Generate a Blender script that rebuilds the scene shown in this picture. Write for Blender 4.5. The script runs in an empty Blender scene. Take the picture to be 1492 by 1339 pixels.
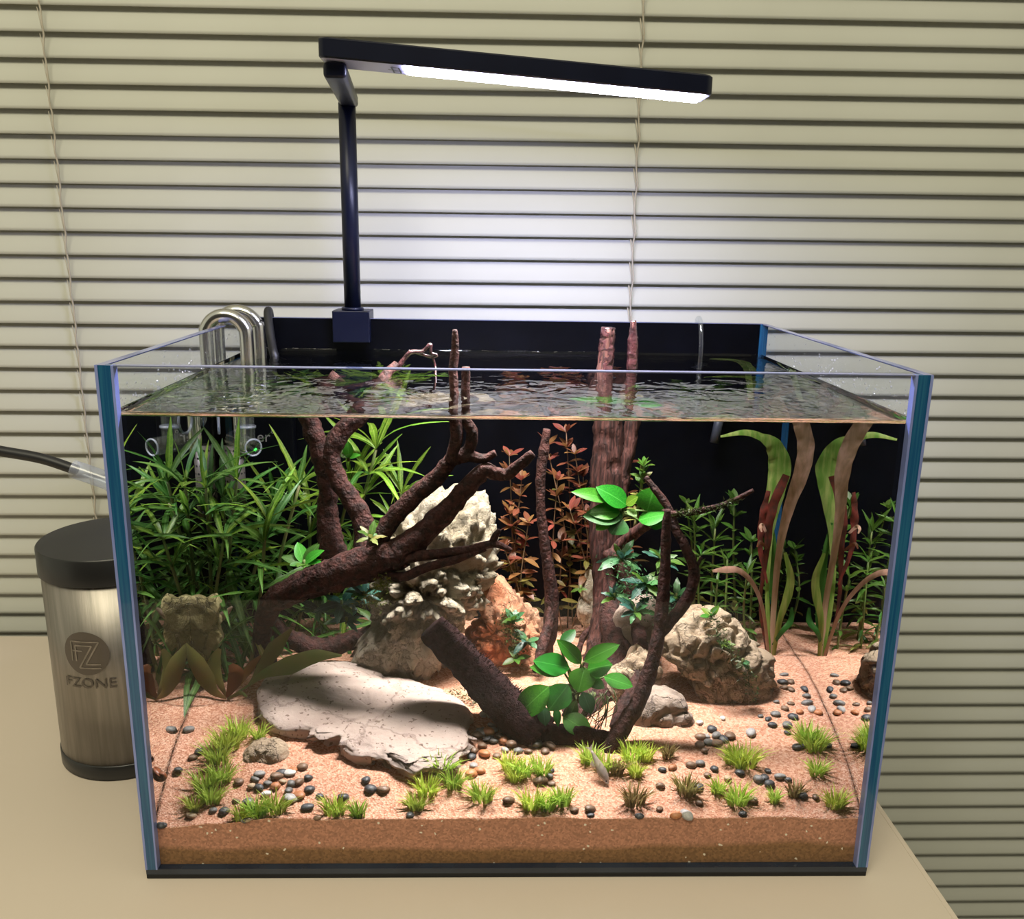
import bpy, bmesh, math, random
from mathutils import Vector, Matrix, noise, Quaternion

random.seed(7)
scene = bpy.context.scene
COL = scene.collection
PI = math.pi

# ------------------------------------------------------------------ camera
FPX = 1270.895
CAM = Vector((-0.0165, -0.4647, 0.3869))
_p, _y, _r = 0.2471, -0.0284, 0.0162
def _rot3(rows): return Matrix(rows)
_B = _rot3(((1, 0, 0), (0, 0, -1), (0, 1, 0)))
_Rz = _rot3(((math.cos(_y), -math.sin(_y), 0), (math.sin(_y), math.cos(_y), 0), (0, 0, 1)))
_Rp = _rot3(((1, 0, 0), (0, math.cos(_p), -math.sin(_p)), (0, math.sin(_p), math.cos(_p))))
_Rr = _rot3(((math.cos(_r), -math.sin(_r), 0), (math.sin(_r), math.cos(_r), 0), (0, 0, 1)))
RM = _Rr @ _Rp @ _B @ _Rz.transposed()            # world -> (right, down, forward)
cam_d = bpy.data.cameras.new('camera')
cam = bpy.data.objects.new('camera', cam_d)
COL.objects.link(cam)
cam_d.sensor_fit = 'HORIZONTAL'
cam_d.sensor_width = 36.0
cam_d.lens = FPX * 36.0 / 1492.0
cam_d.clip_start = 0.01
r0, r1, r2 = RM[0], RM[1], RM[2]
cam.matrix_world = Matrix(((r0[0], -r1[0], -r2[0], CAM[0]), (r0[1], -r1[1], -r2[1], CAM[1]),
                           (r0[2], -r1[2], -r2[2], CAM[2]), (0, 0, 0, 1)))
scene.camera = cam

# ------------------------------------------------------------------ light and exposure
PANEL = 140.0           # brightness of the lamp's diffuser
BEAM = 3.5            # watts of its downward LED beam
world = bpy.data.worlds.new('room_light')
scene.world = world
world.use_nodes = True
bg = world.node_tree.nodes['Background']
bg.inputs[0].default_value = (0.80, 0.77, 0.57, 1)
bg.inputs[1].default_value = 0.76
ld = bpy.data.lights.new('ceiling_light', 'AREA')
ld.shape = 'RECTANGLE'; ld.size = 1.2; ld.size_y = 0.6
ld.energy = 26.0
ld.color = (1.0, 0.93, 0.68)
lo = bpy.data.objects.new('ceiling_light', ld)
COL.objects.link(lo)
lo.location = (-0.3, -1.0, 1.75)
lo.rotation_euler = (math.radians(18), 0, 0)

scene.view_settings.view_transform = 'Standard'
scene.view_settings.look = 'None'
scene.view_settings.exposure = 0.0
scene.view_settings.gamma = 1.0
scene.view_settings.use_curve_mapping = False
cy = scene.cycles
cy.max_bounces = 16; cy.transparent_max_bounces = 32
cy.transmission_bounces = 12; cy.glossy_bounces = 8; cy.diffuse_bounces = 3
cy.caustics_reflective = False; cy.caustics_refractive = False
cy.sample_clamp_indirect = 4.0
cy.use_denoising = True

# ------------------------------------------------------------------ pixel -> place (real depth in metres)
NW = 1.333
YF = 0.0052            # water side of the front pane
WATER_Z = 0.2900
def ray(u, v):
    d = RM.transposed() @ Vector(((u - 746) / FPX, (v - 669.5) / FPX, 1.0))
    return d.normalized()
def air(u, v, y):
    d = ray(u, v); return CAM + d * ((y - CAM.y) / d.y)
def air_z(u, v, z):
    d = ray(u, v); return CAM + d * ((z - CAM.z) / d.z)
def at(u, v, y):       # a point in the water at depth y, seen through the front pane
    d = ray(u, v); p = CAM + d * ((YF - CAM.y) / d.y)
    dx, dz = d.x / NW, d.z / NW
    dy = math.sqrt(1 - dx * dx - dz * dz)
    return p + Vector((dx, dy, dz)) * ((y - YF) / dy)
def mpp(y):            # metres for one pixel at depth y in the water
    return (0.47 + (y - 0.005) / NW) / FPX

def interp(t, pts):
    if t <= pts[0][0]: return pts[0][1]
    for (a, b), (c, d) in zip(pts, pts[1:]):
        if t <= c: return b + (d - b) * (t - a) / (c - a)
    return pts[-1][1]
SAND = [(0.0, .0375), (.01, .0400), (.04, .0540), (.09, .0685), (.137, .0775), (.19, .0822), (.24, .0825), (.295, .080)]
def sand_z(x, y):
    z = interp(y, SAND)
    if x < -0.15: z -= .006 * min(1, (-0.15 - x) / .06) * (1 if y < .05 else .6)
    z += .0022 * noise.noise(Vector((x * 22, y * 22, 3))) + .0007 * noise.noise(Vector((x * 90, y * 90, 8)))
    return z
def on_sand(u, v):
    y = .006
    while y < .294:
        p = at(u, v, y)
        if p.z <= sand_z(p.x, y): break
        y += .001
    p.z = sand_z(p.x, p.y)
    return p

# ------------------------------------------------------------------ object helpers
def link(o, parent=None):
    COL.objects.link(o)
    if parent: o.parent = parent
    return o
def tag(o, label=None, cat=None, group=None, kind=None):
    if label: o['label'] = label
    if cat: o['category'] = cat
    if group: o['group'] = group
    if kind: o['kind'] = kind
    return o
def thing(name, loc, label, cat, group=None):
    o = bpy.data.objects.new(name, None)
    o.empty_display_size = .01
    o.location = loc
    link(o)
    return tag(o, label, cat, group)
def mk_mesh(name, V, F, smooth=True):
    me = bpy.data.meshes.new(name)
    me.from_pydata([tuple(v) for v in V], [], F)
    me.update()
    if smooth: me.shade_smooth()
    return me
def put(name, me, mat, parent=None, world_space=True):
    """links a mesh; vertices are in world space, moved into the parent's frame."""
    o = bpy.data.objects.new(name, me)
    mats = mat if isinstance(mat, (list, tuple)) else [mat]
    if not me.materials:
        for m in mats: me.materials.append(m)
    link(o, parent)
    if parent is not None and world_space:
        o.matrix_parent_inverse = Matrix.Identity(4)
        w, q = Vector((0, 0, 0)), parent
        while q is not None: w += q.location; q = q.parent
        o.location = -w
    return o
def solid(name, V, F, mat, parent=None, smooth=True):
    return put(name, mk_mesh(name, V, F, smooth), mat, parent)

def box(a, b):
    x0, y0, z0 = a; x1, y1, z1 = b
    V = [(x0, y0, z0), (x1, y0, z0), (x1, y1, z0), (x0, y1, z0), (x0, y0, z1), (x1, y0, z1), (x1, y1, z1), (x0, y1, z1)]
    F = [(0, 3, 2, 1), (4, 5, 6, 7), (0, 1, 5, 4), (1, 2, 6, 5), (2, 3, 7, 6), (3, 0, 4, 7)]
    return V, F
def bevel_mesh(name, V, F, w, seg=2, smooth=False):
    bm = bmesh.new()
    vs = [bm.verts.new(v) for v in V]
    for f in F: bm.faces.new([vs[i] for i in f])
    bmesh.ops.recalc_face_normals(bm, faces=bm.faces)
    bmesh.ops.bevel(bm, geom=list(bm.edges), offset=w, segments=seg, profile=.5, affect='EDGES')
    me = bpy.data.meshes.new(name); bm.to_mesh(me); bm.free()
    if smooth: me.shade_smooth()
    return me
def bbox(name, a, b, mat, parent=None, w=.001, seg=2):
    V, F = box(a, b)
    return put(name, bevel_mesh(name, V, F, w, seg), mat, parent)

def catmull(P, n=6):
    P = [Vector(p) for p in P]
    if len(P) < 3: n2 = max(2, n)
    out = []
    for i in range(len(P) - 1):
        a = P[i - 1] if i > 0 else P[i] * 2 - P[i + 1]
        b, c = P[i], P[i + 1]
        d = P[i + 2] if i + 2 < len(P) else c * 2 - b
        for k in range(n):
            t = k / n
            out.append(.5 * ((2 * b) + (c - a) * t + (2 * a - 5 * b + 4 * c - d) * t * t + (3 * b - a - 3 * c + d) * t ** 3))
    out.append(P[-1])
    return out
def resample1(L, n):
    """interpolate scalar list to n entries"""
    out = []
    for i in range(n):
        t = i / (n - 1) * (len(L) - 1); k = min(int(t), len(L) - 2)
        out.append(L[k] + (L[k + 1] - L[k]) * (t - k))
    return out
def tube(P, R, seg=10, sub=6, cap=True, rough=0.0, rfreq=60.0, seed=0.0, flute=0.0):
    pts = catmull(P, sub) if sub > 1 else [Vector(p) for p in P]
    if not isinstance(R, (list, tuple)): R = [R, R]
    rad = resample1(list(R), len(pts))
    V, F = [], []
    t0 = (pts[1] - pts[0]).normalized()
    ref = Vector((0, 0, 1)) if abs(t0.z) < .9 else Vector((1, 0, 0))
    nrm = t0.cross(ref).normalized()
    for i, p in enumerate(pts):
        t = (pts[min(i + 1, len(pts) - 1)] - pts[max(i - 1, 0)]).normalized()
        nrm = (nrm - t * nrm.dot(t)).normalized()
        bn = t.cross(nrm)
        for k in range(seg):
            a = 2 * PI * k / seg
            d = nrm * math.cos(a) + bn * math.sin(a)
            r = rad[i]
            if flute: r *= 1 + flute * noise.noise(Vector((math.cos(a) * 2.2, math.sin(a) * 2.2, i * .03 + seed)))
            q = p + d * r
            if rough:
                q = q + d * (rough * r * (noise.noise(q * rfreq + Vector((seed, 0, 0))) + .6 * noise.noise(q * rfreq * 3 + Vector((0, seed, 0)))))
            V.append(q)
    n = len(pts)
    for i in range(n - 1):
        for k in range(seg):
            F.append((i * seg + k, i * seg + (k + 1) % seg, (i + 1) * seg + (k + 1) % seg, (i + 1) * seg + k))
    if cap:
        F.append(tuple(range(seg - 1, -1, -1)))
        F.append(tuple((n - 1) * seg + k for k in range(seg)))
    return V, F
def lathe(prof, seg=32, c=(0, 0, 0), close=True):
    V, F = [], []
    for r, z in prof:
        for k in range(seg):
            a = 2 * PI * k / seg
            V.append((c[0] + r * math.cos(a), c[1] + r * math.sin(a), c[2] + z))
    n = len(prof)
    for i in range(n - 1):
        for k in range(seg):
            F.append((i * seg + k, i * seg + (k + 1) % seg, (i + 1) * seg + (k + 1) % seg, (i + 1) * seg + k))
    if close:
        F.append(tuple(range(seg - 1, -1, -1)))
        F.append(tuple((n - 1) * seg + k for k in range(seg)))
    return V, F
def join(*parts):
    V, F = [], []
    for v, f in parts:
        o = len(V); V += list(v); F += [tuple(i + o for i in q) for q in f]
    return V, F

# ------------------------------------------------------------------ materials
def new_mat(name):
    m = bpy.data.materials.new(name); m.use_nodes = True
    nt = m.node_tree
    for n in list(nt.nodes): nt.nodes.remove(n)
    out = nt.nodes.new('ShaderNodeOutputMaterial')
    return m, nt, out
def c4(c): return (c[0], c[1], c[2], 1)
def mat(name, col, rough=.5, metal=0.0, col2=None, nscale=30., bump=0., bscale=80., spec=.5, detail=4., coat=0., vary=0., contrast=(.35, .65), emit=None, coords='Object', stretch=None):
    m, nt, out = new_mat(name)
    N, L = nt.nodes, nt.links
    b = N.new('ShaderNodeBsdfPrincipled')
    b.inputs['Roughness'].default_value = rough
    b.inputs['Metallic'].default_value = metal
    b.inputs['Specular IOR Level'].default_value = spec
    b.inputs['Coat Weight'].default_value = coat
    b.inputs['Base Color'].default_value = c4(col)
    L.new(b.outputs[0], out.inputs[0])
    tc = N.new('ShaderNodeTexCoord')
    src = tc.outputs[coords]
    if stretch:
        mp = N.new('ShaderNodeMapping'); mp.inputs['Scale'].default_value = stretch
        L.new(src, mp.inputs[0]); src = mp.outputs[0]
    cout = None
    if col2 is not None:
        nz = N.new('ShaderNodeTexNoise'); nz.inputs['Scale'].default_value = nscale; nz.inputs['Detail'].default_value = detail
        L.new(src, nz.inputs['Vector'])
        rp = N.new('ShaderNodeValToRGB')
        rp.color_ramp.elements[0].position = contrast[0]; rp.color_ramp.elements[0].color = c4(col)
        rp.color_ramp.elements[1].position = contrast[1]; rp.color_ramp.elements[1].color = c4(col2)
        L.new(nz.outputs['Fac'], rp.inputs[0]); cout = rp.outputs[0]
    if vary:
        oi = N.new('ShaderNodeObjectInfo')
        mr = N.new('ShaderNodeMapRange'); mr.inputs['To Min'].default_value = 1 - vary; mr.inputs['To Max'].default_value = 1 + vary
        L.new(oi.outputs['Random'], mr.inputs['Value'])
        hs = N.new('ShaderNodeHueSaturation')
        if cout is not None: L.new(cout, hs.inputs['Color'])
        else: hs.inputs['Color'].default_value = c4(col)
        L.new(mr.outputs[0], hs.inputs['Value']); cout = hs.outputs[0]
    if cout is not None: L.new(cout, b.inputs['Base Color'])
    if bump:
        n2 = N.new('ShaderNodeTexNoise'); n2.inputs['Scale'].default_value = bscale; n2.inputs['Detail'].default_value = 6
        L.new(src, n2.inputs['Vector'])
        bp = N.new('ShaderNodeBump'); bp.inputs['Strength'].default_value = bump; bp.inputs['Distance'].default_value = .002
        L.new(n2.outputs['Fac'], bp.inputs['Height']); L.new(bp.outputs[0], b.inputs['Normal'])
    if emit:
        b.inputs['Emission Color'].default_value = c4(emit[0]); b.inputs['Emission Strength'].default_value = emit[1]
    return m
def leaf_mat(name, col, col2, trans=.45, rough=.42, nscale=60., vary=.25, hue=.02, stripes=None):
    """leaf: diffuse and translucent green, a blotchy second colour and a pale midrib from the leaf's own x, y"""
    m, nt, out = new_mat(name)
    N, L = nt.nodes, nt.links
    tc = N.new('ShaderNodeTexCoord')
    oi = N.new('ShaderNodeObjectInfo')
    add = N.new('ShaderNodeVectorMath'); add.operation = 'ADD'
    L.new(tc.outputs['Object'], add.inputs[0]); L.new(oi.outputs['Location'], add.inputs[1])
    nz = N.new('ShaderNodeTexNoise'); nz.inputs['Scale'].default_value = nscale; nz.inputs['Detail'].default_value = 3
    vsrc = add.outputs[0]
    if stripes:
        mp = N.new('ShaderNodeMapping'); mp.inputs['Scale'].default_value = stripes
        L.new(vsrc, mp.inputs[0]); vsrc = mp.outputs[0]
    L.new(vsrc, nz.inputs['Vector'])
    rp = N.new('ShaderNodeValToRGB')
    rp.color_ramp.elements[0].position = .38; rp.color_ramp.elements[0].color = c4(col)
    rp.color_ramp.elements[1].position = .68; rp.color_ramp.elements[1].color = c4(col2)
    L.new(nz.outputs['Fac'], rp.inputs[0])
    hs = N.new('ShaderNodeHueSaturation')
    mr = N.new('ShaderNodeMapRange'); mr.inputs['To Min'].default_value = 1 - vary; mr.inputs['To Max'].default_value = 1 + vary
    L.new(oi.outputs['Random'], mr.inputs['Value']); L.new(mr.outputs[0], hs.inputs['Value'])
    mh = N.new('ShaderNodeMapRange'); mh.inputs['To Min'].default_value = .5 - hue; mh.inputs['To Max'].default_value = .5 + hue
    ml = N.new('ShaderNodeMath'); ml.operation = 'FRACT'
    mx = N.new('ShaderNodeMath'); mx.operation = 'MULTIPLY'; mx.inputs[1].default_value = 7.31
    L.new(oi.outputs['Random'], mx.inputs[0]); L.new(mx.outputs[0], ml.inputs[0]); L.new(ml.outputs[0], mh.inputs['Value'])
    L.new(mh.outputs[0], hs.inputs['Hue'])
    sx = N.new('ShaderNodeSeparateXYZ'); L.new(tc.outputs['Object'], sx.inputs[0])
    ab = N.new('ShaderNodeMath'); ab.operation = 'ABSOLUTE'; L.new(sx.outputs[1], ab.inputs[0])
    rb = N.new('ShaderNodeMapRange'); rb.inputs['From Min'].default_value = .004; rb.inputs['From Max'].default_value = .014
    rb.inputs['To Min'].default_value = .45; rb.inputs['To Max'].default_value = 0
    L.new(ab.outputs[0], rb.inputs['Value'])
    mb = N.new('ShaderNodeMixRGB'); mb.inputs[2].default_value = c4([min(1, q * 1.6 + .06) for q in col2])
    L.new(rb.outputs[0], mb.inputs[0]); L.new(rp.outputs[0], mb.inputs[1])
    L.new(mb.outputs[0], hs.inputs['Color'])
    b = N.new('ShaderNodeBsdfPrincipled'); b.inputs['Roughness'].default_value = rough
    b.inputs['Specular IOR Level'].default_value = .3
    L.new(hs.outputs[0], b.inputs['Base Color'])
    t = N.new('ShaderNodeBsdfTranslucent'); L.new(hs.outputs[0], t.inputs['Color'])
    mix = N.new('ShaderNodeMixShader'); mix.inputs[0].default_value = trans
    L.new(b.outputs[0], mix.inputs[1]); L.new(t.outputs[0], mix.inputs[2])
    L.new(mix.outputs[0], out.inputs[0])
    return m
def schlick(nt, f0, normal=None, power=5):
    N, L = nt.nodes, nt.links
    lw = N.new('ShaderNodeLayerWeight'); lw.inputs['Blend'].default_value = .5
    if normal is not None: L.new(normal, lw.inputs['Normal'])
    pw = N.new('ShaderNodeMath'); pw.operation = 'POWER'; pw.inputs[1].default_value = power
    L.new(lw.outputs['Facing'], pw.inputs[0])
    ma = N.new('ShaderNodeMath'); ma.operation = 'MULTIPLY_ADD'; ma.inputs[1].default_value = 1 - f0; ma.inputs[2].default_value = f0
    L.new(pw.outputs[0], ma.inputs[0])
    return ma.outputs[0]
def clear_mat(name, tint=(1, 1, 1), f0=.04, rough=0.02, gloss=(1, 1, 1), haze=0.0, hazecol=(.7, .72, .85), scale=1.0):
    """thin clear sheet: transparent with Schlick reflection and optional faint film"""
    m, nt, out = new_mat(name)
    N, L = nt.nodes, nt.links
    t = N.new('ShaderNodeBsdfTransparent'); t.inputs[0].default_value = c4(tint)
    g = N.new('ShaderNodeBsdfGlossy'); g.inputs['Color'].default_value = c4(gloss); g.inputs['Roughness'].default_value = rough
    mix = N.new('ShaderNodeMixShader')
    f = schlick(nt, f0)
    if scale != 1.0:
        ms = N.new('ShaderNodeMath'); ms.operation = 'MULTIPLY'; ms.inputs[1].default_value = scale
        L.new(f, ms.inputs[0]); f = ms.outputs[0]
    L.new(f, mix.inputs[0])
    if haze:
        d = N.new('ShaderNodeBsdfDiffuse'); d.inputs[0].default_value = c4(hazecol)
        m2 = N.new('ShaderNodeMixShader')
        nz = N.new('ShaderNodeTexNoise'); nz.inputs['Scale'].default_value = 40
        tc = N.new('ShaderNodeTexCoord'); L.new(tc.outputs['Object'], nz.inputs['Vector'])
        mm = N.new('ShaderNodeMath'); mm.operation = 'MULTIPLY'; mm.inputs[1].default_value = haze * 2
        L.new(nz.outputs['Fac'], mm.inputs[0]); L.new(mm.outputs[0], m2.inputs[0])
        L.new(t.outputs[0], m2.inputs[1]); L.new(d.outputs[0], m2.inputs[2])
        L.new(m2.outputs[0], mix.inputs[1])
    else:
        L.new(t.outputs[0], mix.inputs[1])
    L.new(g.outputs[0], mix.inputs[2])
    L.new(mix.outputs[0], out.inputs[0])
    return m

M = {}
M['slat'] = mat('cream_blind_slat', (.60, .60, .55), .60, col2=(.56, .56, .51), nscale=6, bump=.04, bscale=12, spec=.2)
M['cord'] = mat('beige_cord', (.50, .45, .38), .8)
M['wall'] = mat('plain_wall_paint', (.50, .46, .36), .8, col2=(.47, .43, .34), nscale=4)
M['floor'] = mat('dark_floor', (.07, .06, .05), .6, col2=(.055, .05, .042), nscale=5)
M['dark_wall'] = mat('added_dark_wall', (.05, .045, .04), .8, col2=(.04, .036, .032), nscale=4)
M['desk'] = mat('beige_laminate', (.65, .555, .475), .45, col2=(.63, .54, .46), nscale=3.0, bump=.02, bscale=200)
M['desk_edge'] = mat('pale_desk_edge', (.54, .47, .39), .45, col2=(.51, .44, .36), nscale=8)
M['black'] = mat('satin_black_metal', (.003, .0045, .016), .36, col2=(.004, .006, .02), nscale=40, spec=.3)
M['black_rubber'] = mat('black_rubber', (.008, .008, .009), .45, col2=(.012, .012, .013), nscale=60)
M['film'] = mat('black_backing', (.0007, .0009, .0022), .4, col2=(.0014, .0018, .004), nscale=50, spec=.12)
M['mat'] = mat('black_foam_mat', (.004, .004, .005), .8, col2=(.006, .006, .007), nscale=80)
M['base_glass'] = mat('dark_blue_glass_edge', (.010, .018, .035), .15, col2=(.02, .032, .055), nscale=25, coat=.3)
M['pane'] = clear_mat('clear_pane', (.97, .985, .985), f0=.04, haze=.012, scale=.8)
M['front_pane'] = clear_mat('clear_front_pane', (.985, .99, .99), f0=.01, haze=0, scale=.3)
M['glass_edge'] = mat('polished_glass_edge', (.20, .21, .36), .18, col2=(.13, .16, .28), nscale=30, coat=.5)
M['seam'] = mat('blue_glass_corner', (.010, .075, .19), .22, col2=(.02, .12, .23), nscale=14, contrast=(.4, .62), coat=.4, stretch=(60, 60, 1.2))
M['seam_side'] = mat('pale_violet_glass_edge', (.25, .30, .62), .25, col2=(.18, .22, .48), nscale=20)
M['steel'] = mat('polished_steel', (.62, .61, .60), .2, metal=1.0, col2=(.56, .56, .56), nscale=40)
M['brushed'] = mat('brushed_steel', (.36, .325, .295), .46, metal=1.0, col2=(.26, .24, .215), nscale=14, stretch=(18, 18, 1.0), bump=.05, bscale=60)
M['engraved'] = mat('engraved_steel', (.15, .13, .115), .5, metal=.8)
M['lid'] = mat('black_plastic', (.010, .010, .011), .35, col2=(.014, .014, .015), nscale=50)
M['clear_tube'] = clear_mat('clear_acrylic', (.92, .94, .95), f0=.06, haze=.03, hazecol=(.6, .62, .65))
M['frosted'] = clear_mat('frosted_acrylic', (.80, .84, .92), f0=.06, haze=.20, hazecol=(.75, .78, .88), rough=.2)
M['led'] = mat('green_indicator', (.02, .5, .05), .4, emit=((.05, 1, .1), 2.5))
M['strainer'] = mat('perforated_intake', (.16, .14, .12), .4, metal=.4)
M['dot'] = mat('intake_hole', (.006, .006, .006), .9)
M['print'] = mat('grey_print', (.25, .23, .22), .6)
M['rib'] = mat('bark_dark_red', (.085, .032, .026), .75, col2=(.018, .007, .006), nscale=170, bump=1.0, bscale=170, detail=9, stretch=(3.0, 3.0, .30), contrast=(.36, .62), spec=.25)
M['wood'] = mat('red_brown_driftwood', (.062, .021, .017), .75, col2=(.016, .006, .005), nscale=210, bump=1.0, bscale=420, detail=9, contrast=(.36, .62), spec=.25)
M['wood_wet'] = mat('wet_dark_wood', (.05, .018, .02), .18, col2=(.018, .008, .010), nscale=120, bump=.8, bscale=260, coat=.8)
M['wood_hair'] = mat('fuzzy_dark_wood', (.040, .017, .018), .95, col2=(.012, .005, .006), nscale=260, bump=1.0, bscale=600, spec=.15)
def leafm(k, *a, **kw): M[k] = leaf_mat(k, *a, **kw)
leafm('willow_green', (.085, .21, .018), (.20, .31, .03), trans=.42, nscale=40)
leafm('willow_deep', (.035, .12, .016), (.085, .19, .03), trans=.42, nscale=40)
leafm('willow_old', (.16, .20, .045), (.24, .19, .05), trans=.35, nscale=70)
leafm('anubias', (.025, .20, .016), (.05, .29, .022), trans=.30, rough=.32, nscale=30)
leafm('anubias_dark', (.012, .085, .016), (.02, .12, .02), trans=.25, rough=.35, nscale=30)
leafm('buce', (.035, .12, .045), (.06, .16, .05), trans=.25, rough=.35)
leafm('dark_teal', (.012, .055, .045), (.03, .09, .06), trans=.2, rough=.4)
leafm('rotala_red', (.20, .055, .028), (.14, .075, .025), trans=.4, hue=.03)
leafm('rotala_olive', (.10, .075, .02), (.16, .13, .03), trans=.4, hue=.03)
leafm('crypt', (.15, .15, .035), (.20, .13, .04), trans=.3, nscale=50)
leafm('crypt_green', (.17, .22, .055), (.22, .22, .07), trans=.3, nscale=80)
leafm('crypt_brown', (.22, .085, .02), (.38, .16, .03), trans=.45, nscale=30)
leafm('sword_tan', (.68, .42, .30), (.46, .30, .18), trans=.5, nscale=6, stripes=(60, 60, 3))
leafm('sword_green', (.14, .24, .035), (.34, .36, .10), trans=.45, nscale=6, stripes=(50, 50, 3))
leafm('sword_red', (.20, .05, .028), (.09, .045, .03), trans=.4, nscale=6, stripes=(60, 60, 30))
leafm('bush_green', (.035, .10, .011), (.085, .16, .02), trans=.42, nscale=40)
leafm('grass', (.27, .42, .035), (.42, .52, .08), trans=.4, nscale=140, vary=.15)
leafm('grass_dull', (.20, .22, .05), (.24, .16, .06), trans=.4, nscale=140, vary=.15)
M['stem'] = mat('green_stem', (.09, .16, .03), .6, col2=(.13, .12, .04), nscale=60)
M['stem_red'] = mat('red_brown_stem', (.14, .06, .03), .6, col2=(.10, .07, .03), nscale=60)
M['moss'] = leaf_mat('dark_moss', (.05, .075, .02), (.09, .10, .03), trans=.2, nscale=120)

def rock_mat(name, c1, c2, crack, cscale=26., bump=.8, bscale=90., pits=0.0, crackmix=.4):
    m, nt, out = new_mat(name)
    N, L = nt.nodes, nt.links
    b = N.new('ShaderNodeBsdfPrincipled'); b.inputs['Roughness'].default_value = .8; b.inputs['Specular IOR Level'].default_value = .3
    tc = N.new('ShaderNodeTexCoord')
    nz = N.new('ShaderNodeTexNoise'); nz.inputs['Scale'].default_value = 22; nz.inputs['Detail'].default_value = 7; nz.inputs['Roughness'].default_value = .62
    L.new(tc.outputs['Object'], nz.inputs['Vector'])
    rp = N.new('ShaderNodeValToRGB')
    rp.color_ramp.elements[0].position = .36; rp.color_ramp.elements[0].color = c4(c1)
    rp.color_ramp.elements[1].position = .64; rp.color_ramp.elements[1].color = c4(c2)
    L.new(nz.outputs['Fac'], rp.inputs[0])
    wr = N.new('ShaderNodeVectorMath'); wr.operation = 'MULTIPLY_ADD'
    wr.inputs[1].default_value = (.06, .06, .06)
    L.new(nz.outputs['Color'], wr.inputs[0]); L.new(tc.outputs['Object'], wr.inputs[2])
    vo = N.new('ShaderNodeTexVoronoi'); vo.feature = 'DISTANCE_TO_EDGE'; vo.inputs['Scale'].default_value = cscale
    L.new(wr.outputs[0], vo.inputs['Vector'])
    cr = N.new('ShaderNodeValToRGB')
    cr.color_ramp.elements[0].position = 0; cr.color_ramp.elements[0].color = (1, 1, 1, 1)
    cr.color_ramp.elements[1].position = .035; cr.color_ramp.elements[1].color = (0, 0, 0, 1)
    L.new(vo.outputs['Distance'], cr.inputs[0])
    mx = N.new('ShaderNodeMixRGB'); mx.inputs[2].default_value = c4(crack)
    sc = N.new('ShaderNodeMath'); sc.operation = 'MULTIPLY'; sc.inputs[1].default_value = crackmix
    L.new(cr.outputs[0], sc.inputs[0]); L.new(sc.outputs[0], mx.inputs[0]); L.new(rp.outputs[0], mx.inputs[1])
    col = mx.outputs[0]
    n2 = N.new('ShaderNodeTexNoise'); n2.inputs['Scale'].default_value = bscale; n2.inputs['Detail'].default_value = 8; n2.inputs['Roughness'].default_value = .7
    L.new(tc.outputs['Object'], n2.inputs['Vector'])
    if pits:
        n3 = N.new('ShaderNodeTexNoise'); n3.inputs['Scale'].default_value = 300; n3.inputs['Detail'].default_value = 2
        L.new(tc.outputs['Object'], n3.inputs['Vector'])
        pr = N.new('ShaderNodeValToRGB')
        pr.color_ramp.elements[0].position = pits; pr.color_ramp.elements[0].color = (0, 0, 0, 1)
        pr.color_ramp.elements[1].position = pits + .03; pr.color_ramp.elements[1].color = (1, 1, 1, 1)
        L.new(n3.outputs['Fac'], pr.inputs[0])
        iv = N.new('ShaderNodeMath'); iv.operation = 'SUBTRACT'; iv.inputs[0].default_value = 1.0; L.new(pr.outputs[0], iv.inputs[1])
        im = N.new('ShaderNodeMath'); im.operation = 'MULTIPLY'; im.inputs[1].default_value = .8; L.new(iv.outputs[0], im.inputs[0])
        m3 = N.new('ShaderNodeMixRGB'); m3.inputs[2].default_value = c4(crack); L.new(im.outputs[0], m3.inputs[0]); L.new(col, m3.inputs[1]); col = m3.outputs[0]
    L.new(col, b.inputs['Base Color'])
    hm = N.new('ShaderNodeMath'); hm.operation = 'MULTIPLY_ADD'; hm.inputs[1].default_value = -.7
    L.new(cr.outputs[0], hm.inputs[0]); L.new(n2.outputs['Fac'], hm.inputs[2])
    bp = N.new('ShaderNodeBump'); bp.inputs['Strength'].default_value = bump; bp.inputs['Distance'].default_value = .0028
    L.new(hm.outputs[0], bp.inputs['Height']); L.new(bp.outputs[0], b.inputs['Normal'])
    L.new(b.outputs[0], out.inputs[0])
    return m
M['rock_knobbly'] = rock_mat('knobbly_grey_rock', (.30, .25, .17), (.60, .53, .42), (.14, .11, .07), cscale=95, bump=1.0, bscale=330, crackmix=.3)
M['rock_orange'] = rock_mat('orange_rock', (.50, .15, .06), (.66, .38, .24), (.20, .10, .06), cscale=70, bump=1.0, bscale=330)
M['rock_slab'] = rock_mat('pale_slab_rock', (.42, .32, .28), (.56, .45, .40), (.14, .09, .07), cscale=16, bump=.5, bscale=140, pits=.33)
M['rock_tan'] = rock_mat('tan_rock', (.42, .30, .20), (.60, .47, .34), (.12, .09, .06), cscale=60, bump=1.0, bscale=330)
M['rock_grey'] = rock_mat('grey_cracked_rock', (.33, .25, .20), (.44, .35, .29), (.10, .07, .06), cscale=40, bump=.9, bscale=330)
M['rock_moss'] = rock_mat('algae_covered_rock', (.26, .22, .09), (.50, .42, .22), (.07, .06, .03), cscale=40, bump=.9, bscale=200)

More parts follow.
